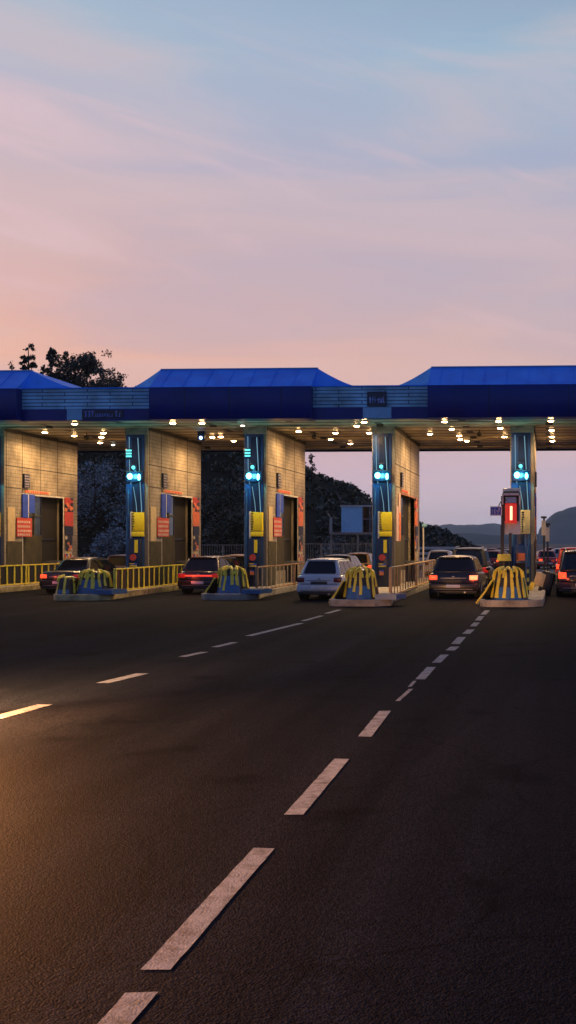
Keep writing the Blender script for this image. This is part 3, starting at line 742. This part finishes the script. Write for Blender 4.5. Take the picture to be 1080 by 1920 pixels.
add_light('signal_glow', 'POINT', (0, -.6, 2.8), 3, (1, .1, .05), t, shadow_soft_size=.1)
p = on_y(930, 958, 43.0)
t = thing('lane_number_sign', 'small white-framed blue sign with pale characters beside the red lit signal', 'sign', (p.x, 43.0, p.z))
MB().bx(-.24, .24, 0, .04, -.19, .19, .01).build('frame', WHT, t); MB().bx(-.2, .2, -.008, -.001, -.15, .15).build('face', BANB, t)
glyphs(MB(), -.17, .17, -.11, .11, -.009, 4, 21).build('lettering', WHT, t); MB().tube([(.1, .02, .19), (.2, .02, .38), (.42, .08, .45)], .02, 6).build('bracket', BLK, t)
p = on_y(985, 980, 44.6)
t = thing('information_board', 'narrow pale yellow board with dark writing right of the red lit signal', 'notice', (p.x, 44.7, 0.18))
MB().bx(-.2, .2, -.05, .05, 2.25, 3.25, .02).build('panel', mat('pale yellow', (.72, .64, .25), .5), t)
MB().bx(-.03, .03, .0, .06, 0, 2.25).build('post', CBLU, t)
g = MB(); r_ = random.Random(4)
for k in range(9): g.bx(-.16, -.16 + r_.uniform(.05, .12), -.058, -.051, 2.32 + k * .1, 2.38 + k * .1)
g.build('lettering', INK, t)
t = thing('control_cabinet', 'blue control cabinet with orange panel behind the striped cushion below the red signal', 'cabinet', (PX[4] - .1, 43.9, .18))
MB().bx(-.36, .36, -.22, .22, 0, 1.75, .03).build('body', PIERB, t); MB().bx(-.1, .26, -.245, -.221, 1.15, 1.45).build('orange_panel', ORNG, t)
MB().bx(-.3, .3, -.24, -.221, .55, 1.05).build('door', BROWN, t)
for dx in (-.3, -.18, .31): MB().tube([(dx, -.3, 0), (dx, -.3, 2.1)], .035, 8).build('pipe', CBLU, t)
t = thing('yellow_bollard', 'short yellow mottled bollard top behind the striped cushion below the red signal', 'bollard', (NX[4] - .05 - .4, 42.6, .18))
MB().cyl((0, 0, 0), (0, 0, 1.15), .22, n=18).build('post', BLK, t); MB().cyl((0, 0, 1.155), (0, 0, 1.42), .3, .26, 18).build('cap', YEL, t)
# leaning arm left, leaning board and rubber-footed pole right
a = on_y(903, 1128, 38.2); b_ = on_y(945, 1078, 39.2)
t = thing('folded_barrier_arm', 'pale slanting barrier arm resting against the cushion by the dark hatchback', 'barrier arm', (a.x, a.y, 0))
MB().cyl((0, 0, .05), (b_.x - a.x, b_.y - a.y, b_.z), .055, n=10).build('arm', BEIG, t)
MB().bx(.1, .75, .15, .5, .12, .42, .05).build('foot_block', BLK, t)
p = on_y(990, 1060, 38.7)
t = thing('marker_pole', 'slim dark and yellow pole on a black rubber foot in front of the rightmost column', 'pole', (p.x, 38.7, 0))
MB().cyl((0, 0, .1), (0, 0, 1.2), .04, n=10).build('pole', BLK, t); MB().cyl((0, 0, .0), (0, 0, .18), .26, .18, 18).build('foot', RUB, t)
for z in (.35, .65, .95): MB().cyl((0, 0, z), (0, 0, z + .14), .046, n=10).build('band', YEL, t)
p = on_y(1012, 1088, 42.0)
t = thing('leaning_board', 'tilted beige warning board on a black stand right of the rightmost column', 'sign', (p.x, 42.0, 0.0), R(-20))
rot = Matrix.Rotation(R(18), 3, 'Y')
MB().box((.0, 0, .62), (.42, .04, .52), rot, .02).build('board', BEIG, t)
MB().box((.24, .12, .45), (.5, .2, .95), Matrix.Rotation(R(16), 3, 'Y'), .04).build('stand', BLK, t)
MB().box((-.32, -.1, .3), (.2, .04, .42), Matrix.Rotation(R(24), 3, 'Y'), .02).build('small_plate', YEL, t)
for u, v0, Y, lab in ((1020, 972, 60, 'taller dark post with pale panel right of the rightmost column'), (1027, 985, 63, 'shorter dark post with pale panel right of the rightmost column')):
    p = on_y(u, v0, Y); t = thing('sign_post', lab, 'sign post', (p.x, Y, 0), 0, 'posts past the rightmost column')
    MB().bx(-.05, .05, -.05, .05, 0, p.z).build('post', BLK, t); MB().bx(-.14, .1, -.08, -.052, p.z - .95, p.z - .12).build('panel', WHT, t)
    MB().bx(-.17, .15, -.1, .08, p.z, p.z + .12, .02).build('cap', BLK, t)
p = on_y(787.5, 985, 56)
t = thing('light_pole', 'thin pale pole with small bluish lamp head behind the fourth booth', 'pole', (p.x + .12, 56.5, 0))
MB().cyl((0, 0, 0), (0, 0, p.z), .045, n=8).build('pole', WHT, t); MB().ell((.05, 0, p.z), (.16, .1, .12)).build('lamp_head', STEELB, t)

# ------------------------------------------------------------------ raised cabin and fences behind
Yc = 74.
pa, pb = on_y(640, 998, Yc), on_y(697, 950, Yc)
t = thing('raised_cabin', 'pale blue cabin raised on posts behind the lanes, with dark windows', 'cabin', (pa.x, Yc, 0))
Wc, z0, z1 = pb.x - pa.x + .4, pa.z, pb.z
MB().bx(0, Wc * .6, 0, 3, z0, z1).build('clad_wall', mat('cabin cladding', (.32, .66, .92), .5, var=.1), t)
MB().bx(Wc * .6, Wc, 0, 3, z0, z1).build('glazed_wall', DARKG, t)
MB().bx(-.08, Wc + .08, -.1, 3.1, z1, z1 + .1).build('roof', WHT, t)
b = MB()
for q in (.6, .8, 1.0): b.bx(Wc * q - .04, Wc * q + .02, -.03, 0, z0, z1)
b.bx(Wc * .6, Wc, -.03, -.002, (z0 + z1) / 2, (z0 + z1) / 2 + .06); b.build('window_frame', STEEL, t)
MB().bx(-.7, Wc + .1, -.8, 3, z0 - .16, z0 - .01).build('platform', STEEL, t)
for x in (-.6, Wc * .5, Wc): MB().bx(x - .06, x + .06, -.6, -.48, 0, z0 - .16).build('post', STEEL, t)
MB().bx(-.7, -.64, -.8, 0, z0 - .01, z0 + 1.05).bx(-.7, -.02, -.8, -.76, z0 + .95, z0 + 1.0).build('guard_rail', STEEL, t)
def fence(u0, u1, Y, vt, lab, pitch=1.5):
    x0, x1 = X(u0, Y), X(u1, Y); h = Z(vt, Y, (u0 + u1) / 2)
    t = thing('metal_fence', lab, 'fence', (x0, Y, 0), 0, 'metal fences beyond the booths')
    MB().bx(0, x1 - x0, -.02, .02, h - .05, h).bx(0, x1 - x0, -.02, .02, h * .5, h * .5 + .04).bx(0, x1 - x0, -.02, .02, .2, .25).build('rails', STEEL, t)
    n = int((x1 - x0) / pitch)
    for k in range(n + 1): MB().bx(k * pitch - .03, k * pitch + .03, -.03, .03, 0, h).build('post', STEEL, t)
    b = MB(); x = 0
    while x < x1 - x0: b.bx(x - .008, x + .008, -.01, .01, .22, h - .03); x += .16
    b.build('mesh_wires', STEEL, t)
fence(375, 470, 68, 1021, 'grey metal fence seen over the roof of the dark car with red strip')
fence(560, 700, 70, 1019, 'grey metal fence below the raised cabin')
# stacked rail barrier beyond fourth booth
x0, x1 = X(780, 80), X(862, 80)
t = thing('road_barrier', 'low white and dark banded roadside barrier beyond the fourth booth', 'barrier', (x0, 80, 0))
for z in (.35, .75, 1.15, 1.55): MB().bx(0, x1 - x0, -.03, .03, z, z + .2, .02).build('band', WHT, t)
for x in np.arange(0, x1 - x0, 1.1): MB().bx(x - .04, x + .04, .031, .1, 0, 1.8).build('post', BLK, t)

# ------------------------------------------------------------------ cars
def paint(name, c, rough=.28): return mat(name, c, rough, spec=.4, var=.06, scale=2, coat=.25)
def make_car(lab, x, y, style='hatch', W=1.8, L=4.2, H=1.46, pm=None, tl=TAILOFF, tr=None, rz=0., cat='car', name=None, group=None, detail=True, strip=None, roofrails=False, highlamp=None):
    t = thing(name or 'parked_car', lab, cat, (x, y, 0), rz, group)
    w = W / 2; k = H / 1.46; bz = {'hatch': .90, 'sedan': .90, 'suv': .98, 'van': 1.05}[style] * (k if style != 'suv' else 1)
    if style == 'sedan': stt = [(0, .78, bz * .90, .36), (.03, .86, bz * .97, .30), (.10, .94, bz, .25), (.22, .975, bz + .02, .22), (.5, 1, bz + .03, .2)]
    else: stt = [(0, .80, bz * .92, .36), (.03, .88, bz * .96, .30), (.10, .955, bz * .99, .24), (.22, .985, bz, .21), (.5, 1, bz, .2)]
    stt += [(L * .3, 1, bz, .19), (L * .55, 1, bz * .99, .19), (L * .74, .99, bz * .95, .19), (L * .9, .95, bz * .83, .2), (L * .975, .84, bz * .7, .25), (L, .72, bz * .6, .34)]
    rings = []
    for (yy, f, zt_, zb_) in stt:
        h = [(0, zb_), (.80, zb_), (.95, zb_ + .08), (1.0, zb_ + .24), (1.0, zt_ * .62), (.985, zt_ * .82), (.95, zt_ - .06), (.86, zt_ - .01), (.45, zt_ + .012), (0, zt_ + .018)]
        rings.append([(q * w * f, yy, z) for q, z in h] + [(-q * w * f, yy, z) for q, z in h[-2:0:-1]])
    MB().loft(rings).build('body', pm, t, 50)
    # greenhouse
    yb0, yb1, yt0, yt1 = {'hatch': (.08, L * .74, .42, L * .52), 'sedan': (.72, L * .75, 1.25, L * .55), 'suv': (.05, L * .75, .26, L * .56), 'van': (.02, L * .82, .1, L * .66)}[style]
    wb, wt = w * .90, w * {'hatch': .68, 'sedan': .66, 'suv': .72, 'van': .76}[style]
    zb, zt2 = bz - .04, H
    A = [Vector((-wb, yb0, zb)), Vector((wb, yb0, zb)), Vector((wb, yb1, zb)), Vector((-wb, yb1, zb))]
    B = [Vector((-wt, yt0, zt2 - .03)), Vector((wt, yt0, zt2 - .03)), Vector((wt, yt1, zt2 - .03)), Vector((-wt, yt1, zt2 - .03))]
    g = MB(); g.hexa(A, B)
    es = list(g.bm.edges)
    bmesh.ops.bevel(g.bm, geom=es, offset=.11, segments=4, affect='EDGES', profile=.5)
    g.build('cabin', pm, t, 50)
    rf = MB(); rr = [(-wt * .93, 0), (-wt * .5, .035), (0, .045), (wt * .5, .035), (wt * .93, 0)]
    rings = []
    for yy, dz in ((yt0 + .06, -.035), (yt0 + .25, 0), ((yt0 + yt1) / 2, .015), (yt1 - .25, 0), (yt1 - .05, -.035)):
        rings.append([(q, yy, zt2 - .035) for q, _ in rr[::-1]] + [(q, yy, zt2 - .03 + dz * .8 + z) for q, z in rr])
    rf.loft(rings).build('roof_panel', pm, t, 60)
    def pane(nm, c00, c10, c11, c01, u0, u1, v0, v1, off=.012, m_=DARKG, curve=0):
        n = (c10 - c00).cross(c01 - c00).normalized(); b = MB()
        def P(u, v): return c00.lerp(c10, u).lerp(c01.lerp(c11, u), v)
        su = .03; pts = [P(u0 + su, v0), P(u1 - su, v0), P(u1, v0 + .08), P(u1 - (0 if nm == 'side_window' else .0), v1 - .08), P(u1 - su, v1), P(u0 + su, v1), P(u0, v1 - .08), P(u0, v0 + .08)]
        b.prism([p + n * (off - .02) for p in pts], n * .02 * 1.0); return b.build(nm, m_, t)
    pane('rear_window', A[0], A[1], B[1], B[0], .10, .90, .13, .86)
    pane('windscreen', A[2], A[3], B[3], B[2], .07, .93, .08, .92)
    if detail or True:
        for (c00, c10, c11, c01) in ((A[1], A[2], B[2], B[1]), (A[3], A[0], B[0], B[3])):
            r0 = (.05, .30, .33, .60, .63, .93) if c00 is A[1] else (.07, .37, .40, .67, .70, .95)
            for a_, b_2 in zip(r0[::2], r0[1::2]): pane('side_window', c00, c10, c11, c01, a_, b_2, .14, .88)
    # rear details
    if style != 'sedan':
        MB().bx(-wt * .9, wt * .9, yt0 - .10, yt0 + .12, H - .075, H - .03, .015).build('spoiler', pm, t)
    if highlamp: MB().bx(-.25, .25, yt0 - .02, yt0 + .005, H - .155, H - .105).build('high_lamp', highlamp, t)
    MB().bx(-w * .93, w * .93, -.09, .12, .30, .56, .05).build('rear_bumper', pm if style != 'suv' else BLK, t)
    MB().bx(-w * .9, w * .9, -.06, .2, .2, .298, .03).build('underside', BLK, t)
    zl_ = bz * .80; hl = .17 if style == 'hatch' else .15
    if style in ('suv', 'van'): zl_ = bz * .83; hl = .24
    for s, mm in ((-1, tl), (1, tr or tl)):
        MB().bx(s * w * .62, s * w * .93, -.025, .24, zl_ - hl / 2, zl_ + hl / 2, .03).build('tail_lamp', mm, t)
    if strip: MB().bx(-w * .62, w * .62, -.03, .03, zl_ - .04, zl_ + .03, .01).build('light_strip', strip, t)
    else: MB().bx(-w * .5, w * .5, -.022, .02, zl_ - .035, zl_ - .005, .006).build('chrome_trim', STEEL, t)
    MB().bx(-.26, .26, -.105, -.088, .40, .51, .004).build('number_plate', WHT, t)
    MB().bx(-.3, .3, -.02, .01, zl_ - .2, zl_ - .06, .01).build('plate_recess', BLK, t)
    MB().bx(-.05, .05, -.03, 0, zl_ + .02, zl_ + .06, .01).build('badge', STEEL, t)
    b = MB()
    b.tube([(-w * .75, -.095, .34), (w * .75, -.095, .34)], .018, 6); b.build('bumper_trim', STEEL if style == 'suv' else mat('dull trim', (.12, .12, .12), .4), t)
    MB().cyl((w * .45, -.1, .23), (w * .45, .2, .23), .035, n=10).build('exhaust', STEEL, t)
    r = .32 if style != 'suv' else .36
    for s in (-1, 1):
        for yy in (.78, L - .86):
            MB().cyl((s * (w - .06), yy, r + .02), (s * (w + .004), yy, r + .02), r + .055, n=26).build('wheel_arch', BLK, t)
            wh = MB().cyl((s * (w - .24), yy, r), (s * (w + .012), yy, r), r, n=26).build('wheel', RUB, t)
            MB().cyl((s * (w + .012), yy, r), (s * (w + .02), yy, r), r * .62, n=18).build('rim', STEEL, wh)
        MB().ell((s * (w + .09), yb1 - .32, bz + .07), (.10, .06, .07), 12).build('wing_mirror', pm, t)
        MB().bx(s * (w - .01), s * (w + .008), 1.0, L - 1.1, .22, .3, .003).build('side_skirt', BLK, t)
        b = MB()
        for q in (.36, .6): b.bx(s * (w - .004), s * (w + .003), L * q - .006, L * q + .006, .34, bz * .8)
        b.build('door_seam', BLK, t)
        MB().bx(s * (w - .002), s * (w + .018), L * .40, L * .40 + .16, bz * .76, bz * .76 + .03, .006).build('door_handle', STEEL, t)
    if roofrails:
        for s in (-1, 1): MB().tube([(s * wt * .86, yt0 + .15, H + .0), (s * wt * .86, yt0 + .3, H + .06), (s * wt * .86, yt1 - .3, H + .06), (s * wt * .86, yt1 - .1, H)], .018, 6).build('roof_rail', STEEL, t)
    return t
BLACKP = paint('near black paint', (.008, .008, .010)); DKRED = paint('dark maroon paint', (.02, .006, .008)); SILV = paint('pale silver blue paint', (.46, .50, .52))
PLUM = paint('plum grey paint', (.06, .045, .08)); REDC_ = paint('bright red paint', (.45, .03, .03)); WHITP = paint('white car paint', (.55, .52, .46)); DKGR = paint('dark grey paint', (.03, .035, .045))
TAN = paint('warm tan paint', (.25, .15, .07))
def carpos(u, s): # lateral position of the rear centre at image scale s
    d = F / s; p = CAM + FW * d + RT * ((u - CX) / F * d); return p.x, p.y
cx, cy = carpos(112, 46.8); make_car('dark saloon with one orange tail lamp behind the low striped cushion', cx, cy, 'sedan', 1.84, 4.5, 1.44, BLACKP, TAILON, TAILDIM, R(-7))
cx, cy = carpos(218, 37); make_car('plum grey hatchback beyond the dark saloon, half behind the column', cx, cy, 'hatch', 1.7, 4, 1.44, PLUM, TAILDIM)
cx, cy = carpos(372, 46.8); make_car('dark maroon hatchback with a faint red light strip across its tail', cx, cy, 'hatch', 1.84, 4.4, 1.5, DKRED, TAILDIM, TAILDIM, R(-6), strip=emit('red strip lamp', (1, .06, .03), 1.0))
cx, cy = carpos(436, 38); make_car('dark car with pale bright roof ahead of the maroon hatchback', cx, cy, 'hatch', 1.75, 4.1, 1.46, TAN, TAILOFF)
cx, cy = carpos(598, 52.5); make_car('pale silver hatchback waiting beside the bulging striped cushion', cx, cy, 'hatch', 1.72, 4.2, 1.48, SILV, TAILOFF, None, R(-3), highlamp=WHT)
cx, cy = carpos(627, 41.5); make_car('dark hatchback directly ahead of the pale silver one', cx, cy, 'hatch', 1.78, 4.1, 1.5, BLACKP, TAILDIM)
cx, cy = carpos(668, 34.2); make_car('tan car ahead of the dark one in the lane of the silver hatchback', cx, cy, 'hatch', 1.75, 4.1, 1.5, TAN, TAILON)
cx, cy = carpos(850, 50.8); make_car('dark hatchback with both tail lamps lit beside the brown railing', cx, cy, 'hatch', 1.92, 4.3, 1.56, BLACKP, TAILON, TAILHOT, R(-1.5), roofrails=False)
cx, cy = carpos(878, 41.2); make_car('tall dark sport utility car ahead of the hatchback with lit tail lamps', cx, cy, 'suv', 1.95, 4.6, 1.82, DKGR, TAILDIM, None, 0, roofrails=True)
cx, cy = carpos(822, 31); make_car('white car beyond the brown railing, mostly hidden by the dark hatchback', cx, cy, 'hatch', 1.8, 4.2, 1.6, WHITP, TAILOFF)
cx, cy = carpos(1092, 49.5); make_car('black sport utility car with orange tail lamp, cut by the photo edge', cx, cy, 'suv', 1.95, 4.6, 1.76, BLACKP, TAILON, TAILON, 0, roofrails=True)
cx, cy = carpos(1075, 36); make_car('red car ahead of the black sport utility car at the photo edge', cx, cy, 'suv', 1.9, 4.5, 1.8, REDC_, TAILON)
for (u, s, pm, sty, lab) in ((918, 25, REDC_, 'hatch', 'red hatchback in the far queue, directly left of the red lit signal post'),
                             (943, 21, WHITP, 'hatch', 'white car in the far queue under the small lane sign'),
                             (912, 17.5, REDC_, 'sedan', 'red saloon in the second row of the far queue'),
                             (945, 16, REDC_, 'hatch', 'farthest red hatchback behind the red lit signal post'),
                             (928, 13.5, DKGR, 'sedan', 'dark saloon at the back of the far queue'),
                             (1030, 24, REDC_, 'sedan', 'red saloon beyond the two dark posts right of the rightmost column'),
                             (1052, 18, WHITP, 'hatch', 'white car in the far queue above the black car at the photo edge'),
                             (1034, 15, REDC_, 'hatch', 'small red hatchback in the far queue right of the dark posts'),
                             (1072, 14, REDC_, 'sedan', 'small red saloon farthest out at the photo edge'),
                             (895, 14.5, WHITP, 'hatch', 'small white car at the left end of the far queue')):
    cx, cy = carpos(u, s); make_car(lab, cx, cy, sty, 1.75, 4.2, 1.46, pm, TAILON, None, R(-18 if u < 1000 else 10), name='queueing_car', group='cars in the far queue')

glow_car = make_car('added unseen car beyond the photo edge with lit headlamps and amber indicators', -8.7, 7.1, 'hatch', 1.8, 4.2, 1.46, BLACKP, TAILON)  # car added out of view so its lamps wash the road amber
HEAD = emit('lit headlamp lens', (1, .86, .6), 22); AMB = emit('amber indicator lens', (1, .45, .05), 16)
for sx in (-1, 1):
    MB().ell((sx * .60, 4.03, .62), (.17, .12, .09), 14).build('headlamp', HEAD, glow_car)
    MB().ell((sx * .76, 3.93, .60), (.07, .10, .07), 12).build('indicator', AMB, glow_car)
    h = add_light('added_headlamp_beam', 'SPOT', (sx * .60, 4.25, .64), 11000, (1, .46, .17), glow_car, shadow_soft_size=.06, spot_size=R(52), spot_blend=1)
    h.rotation_euler = Vector((.38, 1, -.30)).to_track_quat('-Z', 'Y').to_euler()
for ly, en in ((-.3, 4800), (4.1, 5600)):  # extra spots beside the added car, spreading amber over the road
    g_ = add_light('added_side_glow', 'SPOT', (1.15, ly, 1.05), en, (1, .38, .12), glow_car, shadow_soft_size=.12, spot_size=R(150), spot_blend=.7)
    g_.rotation_euler = Vector((.85, -.1, -.62)).to_track_quat('-Z', 'Y').to_euler()
for u, s_, e in ((905, 51.5, 9), (1060, 50.5, 5), (345, 47.6, 8), (80, 47.6, 5)):
    c_ = carpos(u, s_); near = min((o for o in bpy.data.objects if o.name.startswith('parked_car') and o.parent is None), key=lambda o: (o.location.x - c_[0]) ** 2 + (o.location.y - c_[1]) ** 2)
    q = c_[0] - near.location.x
    add_light('tail_glow', 'POINT', (max(-.9, min(.9, q)), -.3, .75), e, (1, .12, .04), near, shadow_soft_size=.06)
# ------------------------------------------------------------------ haze
hb = MB().bx(-3600, 3600, -80, 5200, -1.1, 135).build('haze', bpy.data.materials.new('thin evening haze'), None, smooth=False)
tag(hb, kind='stuff'); hm = hb.data.materials[0]; hm.use_nodes = True; hn = hm.node_tree; hn.nodes.clear()
ho = hn.nodes.new('ShaderNodeOutputMaterial'); hv = hn.nodes.new('ShaderNodeVolumePrincipled')
hv.inputs['Color'].default_value = (.62, .84, 1, 1); hv.inputs['Density'].default_value = .0001; hv.inputs['Anisotropy'].default_value = .65
hn.links.new(hv.outputs[0], ho.inputs['Volume'])
# ------------------------------------------------------------------ lights in the soffit lamps
for o in LAMPS:
    l = add_light('lamp_light', 'SPOT', (0, 0, -.19), 350, (1, .60, .27), o, shadow_soft_size=.15, spot_size=R(168), spot_blend=.6)

# ------------------------------------------------------------------ world
W_ = bpy.data.worlds.new('World'); sc.world = W_; W_.use_nodes = True
nt = W_.node_tree; N = nt.nodes; L = nt.links; N.clear()
out = N.new('ShaderNodeOutputWorld'); bg = N.new('ShaderNodeBackground'); L.new(bg.outputs[0], out.inputs['Surface'])
tc = N.new('ShaderNodeTexCoord'); sp = N.new('ShaderNodeSeparateXYZ'); L.new(tc.outputs['Generated'], sp.inputs[0])
def ramp(stops, src, interp='EASE'):
    r = N.new('ShaderNodeValToRGB'); r.color_ramp.interpolation = interp
    els = r.color_ramp.elements
    while len(els) < len(stops): els.new(.5)
    for e, (p, c) in zip(els, stops): e.position = p; e.color = (*srgb(c), 1)
    L.new(src, r.inputs['Fac']); return r.outputs['Color']
def math_(op, a, b=None, clamp=False):
    n = N.new('ShaderNodeMath'); n.operation = op; n.use_clamp = clamp
    for i, q in enumerate((a, b)):
        if q is None: continue
        if isinstance(q, (int, float)): n.inputs[i].default_value = q
        else: L.new(q, n.inputs[i])
    return n.outputs[0]
def mix_(f, a, b, bt='MIX'):
    n = N.new('ShaderNodeMixRGB'); n.blend_type = bt
    for i, q in enumerate((f, a, b)):
        if isinstance(q, (int, float)): n.inputs[i].default_value = q
        elif isinstance(q, tuple): n.inputs[i].default_value = (*q, 1)
        else: L.new(q, n.inputs[i])
    return n.outputs[0]
s5 = math_('ADD', sp.outputs['Z'], 0)
# left (sunset) and right profiles by elevation
left = ramp([(0, (210, 196, 212)), (.05, (214, 180, 194)), (.11, (218, 168, 158)), (.16, (238, 180, 156)), (.21, (222, 175, 166)), (.28, (206, 178, 182)), (.36, (184, 181, 198)), (.44, (163, 184, 202)), (.60, (70, 92, 128)), (1, (58, 94, 158))], s5, 'LINEAR')
right = ramp([(0, (196, 196, 218)), (.06, (204, 184, 200)), (.13, (212, 174, 169)), (.20, (206, 177, 177)), (.27, (190, 175, 187)), (.34, (166, 174, 196)), (.42, (152, 180, 202)), (.60, (66, 92, 132)), (1, (58, 94, 158))], s5, 'LINEAR')
az = math_('ADD', math_('MULTIPLY', sp.outputs['X'], -2.1), -.02, True)   # 0 at the lane axis, 1 some 27 deg left
base = mix_(az, right, left)
# afterglow further left, low over the horizon
g1 = N.new('ShaderNodeVectorMath'); g1.operation = 'DOT_PRODUCT'; L.new(tc.outputs['Generated'], g1.inputs[0])
gd = Vector((-.93, .36, .06)).normalized(); g1.inputs[1].default_value = gd
glow = math_('POWER', math_('MAXIMUM', g1.outputs['Value'], 0), 30)
# thin streaked cloud
mp = N.new('ShaderNodeMapping'); mp.inputs['Rotation'].default_value = (R(4), R(-7), R(8)); mp.inputs['Scale'].default_value = (1.5, 1.5, 9.5)
L.new(tc.outputs['Generated'], mp.inputs['Vector'])
n1 = N.new('ShaderNodeTexNoise'); n1.inputs['Scale'].default_value = 1.7; n1.inputs['Detail'].default_value = 6; n1.inputs['Roughness'].default_value = .5; n1.inputs['Distortion'].default_value = .55
L.new(mp.outputs[0], n1.inputs['Vector'])
c1 = N.new('ShaderNodeValToRGB'); c1.color_ramp.interpolation = 'EASE'; c1.color_ramp.elements[0].position = .42; c1.color_ramp.elements[1].position = .68; L.new(n1.outputs['Fac'], c1.inputs['Fac'])
c2 = N.new('ShaderNodeValToRGB'); c2.color_ramp.interpolation = 'EASE'; c2.color_ramp.elements[0].position = .32; c2.color_ramp.elements[1].position = .55
c2.color_ramp.elements[0].color = (1, 1, 1, 1); c2.color_ramp.elements[1].color = (0, 0, 0, 1); L.new(n1.outputs['Fac'], c2.inputs['Fac'])
b1 = mix_(math_('MULTIPLY', c1.outputs['Color'], .42), base, srgb((216, 187, 186)))
b2 = mix_(math_('MULTIPLY', c2.outputs['Color'], .30), b1, srgb((160, 168, 196)))
mpr = N.new('ShaderNodeMapping'); mpr.inputs['Rotation'].default_value = (0, R(-13), 0); L.new(tc.outputs['Generated'], mpr.inputs['Vector'])
mp3 = N.new('ShaderNodeMapping'); mp3.inputs['Scale'].default_value = (2.0, 1.4, 12); mp3.inputs['Location'].default_value = (.35, 0, .4)
L.new(mpr.outputs[0], mp3.inputs['Vector'])
n3 = N.new('ShaderNodeTexNoise'); n3.inputs['Scale'].default_value = 1.5; n3.inputs['Detail'].default_value = 7; n3.inputs['Roughness'].default_value = .55; n3.inputs['Distortion'].default_value = 1.1
L.new(mp3.outputs[0], n3.inputs['Vector'])
c3 = N.new('ShaderNodeValToRGB'); c3.color_ramp.interpolation = 'EASE'; c3.color_ramp.elements[0].position = .47; c3.color_ramp.elements[1].position = .72; L.new(n3.outputs['Fac'], c3.inputs['Fac'])
zb_ = math_('MULTIPLY', math_('MULTIPLY', math_('SUBTRACT', sp.outputs['Z'], .15), 9, True), math_('MULTIPLY', math_('SUBTRACT', .46, sp.outputs['Z']), 9, True))
b2 = mix_(math_('MULTIPLY', math_('MULTIPLY', c3.outputs['Color'], .65), zb_), b2, srgb((222, 190, 196)))
# dusk behind the camera is darker
bk = math_('ADD', math_('MULTIPLY', sp.outputs['Y'], .75), .62, True)
b3 = mix_(1.0, b2, mix_(bk, srgb((128, 172, 236)), (1., 1., 1.)), 'MULTIPLY')
b4 = mix_(1.0, b3, mix_(glow, (0., 0., 0.), (1.6, .6, .16)), 'ADD')
# below the horizon
b5 = mix_(math_('MULTIPLY', math_('ADD', sp.outputs['Z'], .02), 50, True), (.02, .02, .025), b4)
L.new(b5, bg.inputs['Color']); bg.inputs['Strength'].default_value = 1.06

sun = add_light('sun', 'SUN', (-60, 60, 30), .25, (1, .55, .3), None, angle=R(6))
sun.rotation_euler = (Vector((.80, -.60, -.10))).to_track_quat('-Z', 'Y').to_euler()

# ------------------------------------------------------------------ camera
cd = bpy.data.cameras.new('camera'); co = bpy.data.objects.new('camera', cd); COL.objects.link(co); sc.camera = co
co.location = CAM; co.rotation_euler = (R(90), 0, TH)
cd.sensor_fit = 'HORIZONTAL'; cd.sensor_width = 36; cd.lens = F / 1080 * 36
cd.shift_x = -(CX - 540) / 1080; cd.shift_y = (CY - 960) / 1080
cd.clip_start = .1; cd.clip_end = 30000
sc.view_settings.view_transform = 'Standard'; sc.view_settings.look = 'None'; sc.view_settings.exposure = 0; sc.view_settings.gamma = 1
for o in []:
    if o.get('label') and not 4 <= len(o['label'].split()) <= 16: print('LONGLABEL', o.name, len(o['label'].split()), o['label'])
sc.cycles.use_denoising = True; sc.cycles.max_bounces = 6; sc.cycles.volume_bounces = 2; sc.cycles.sample_clamp_indirect = 4
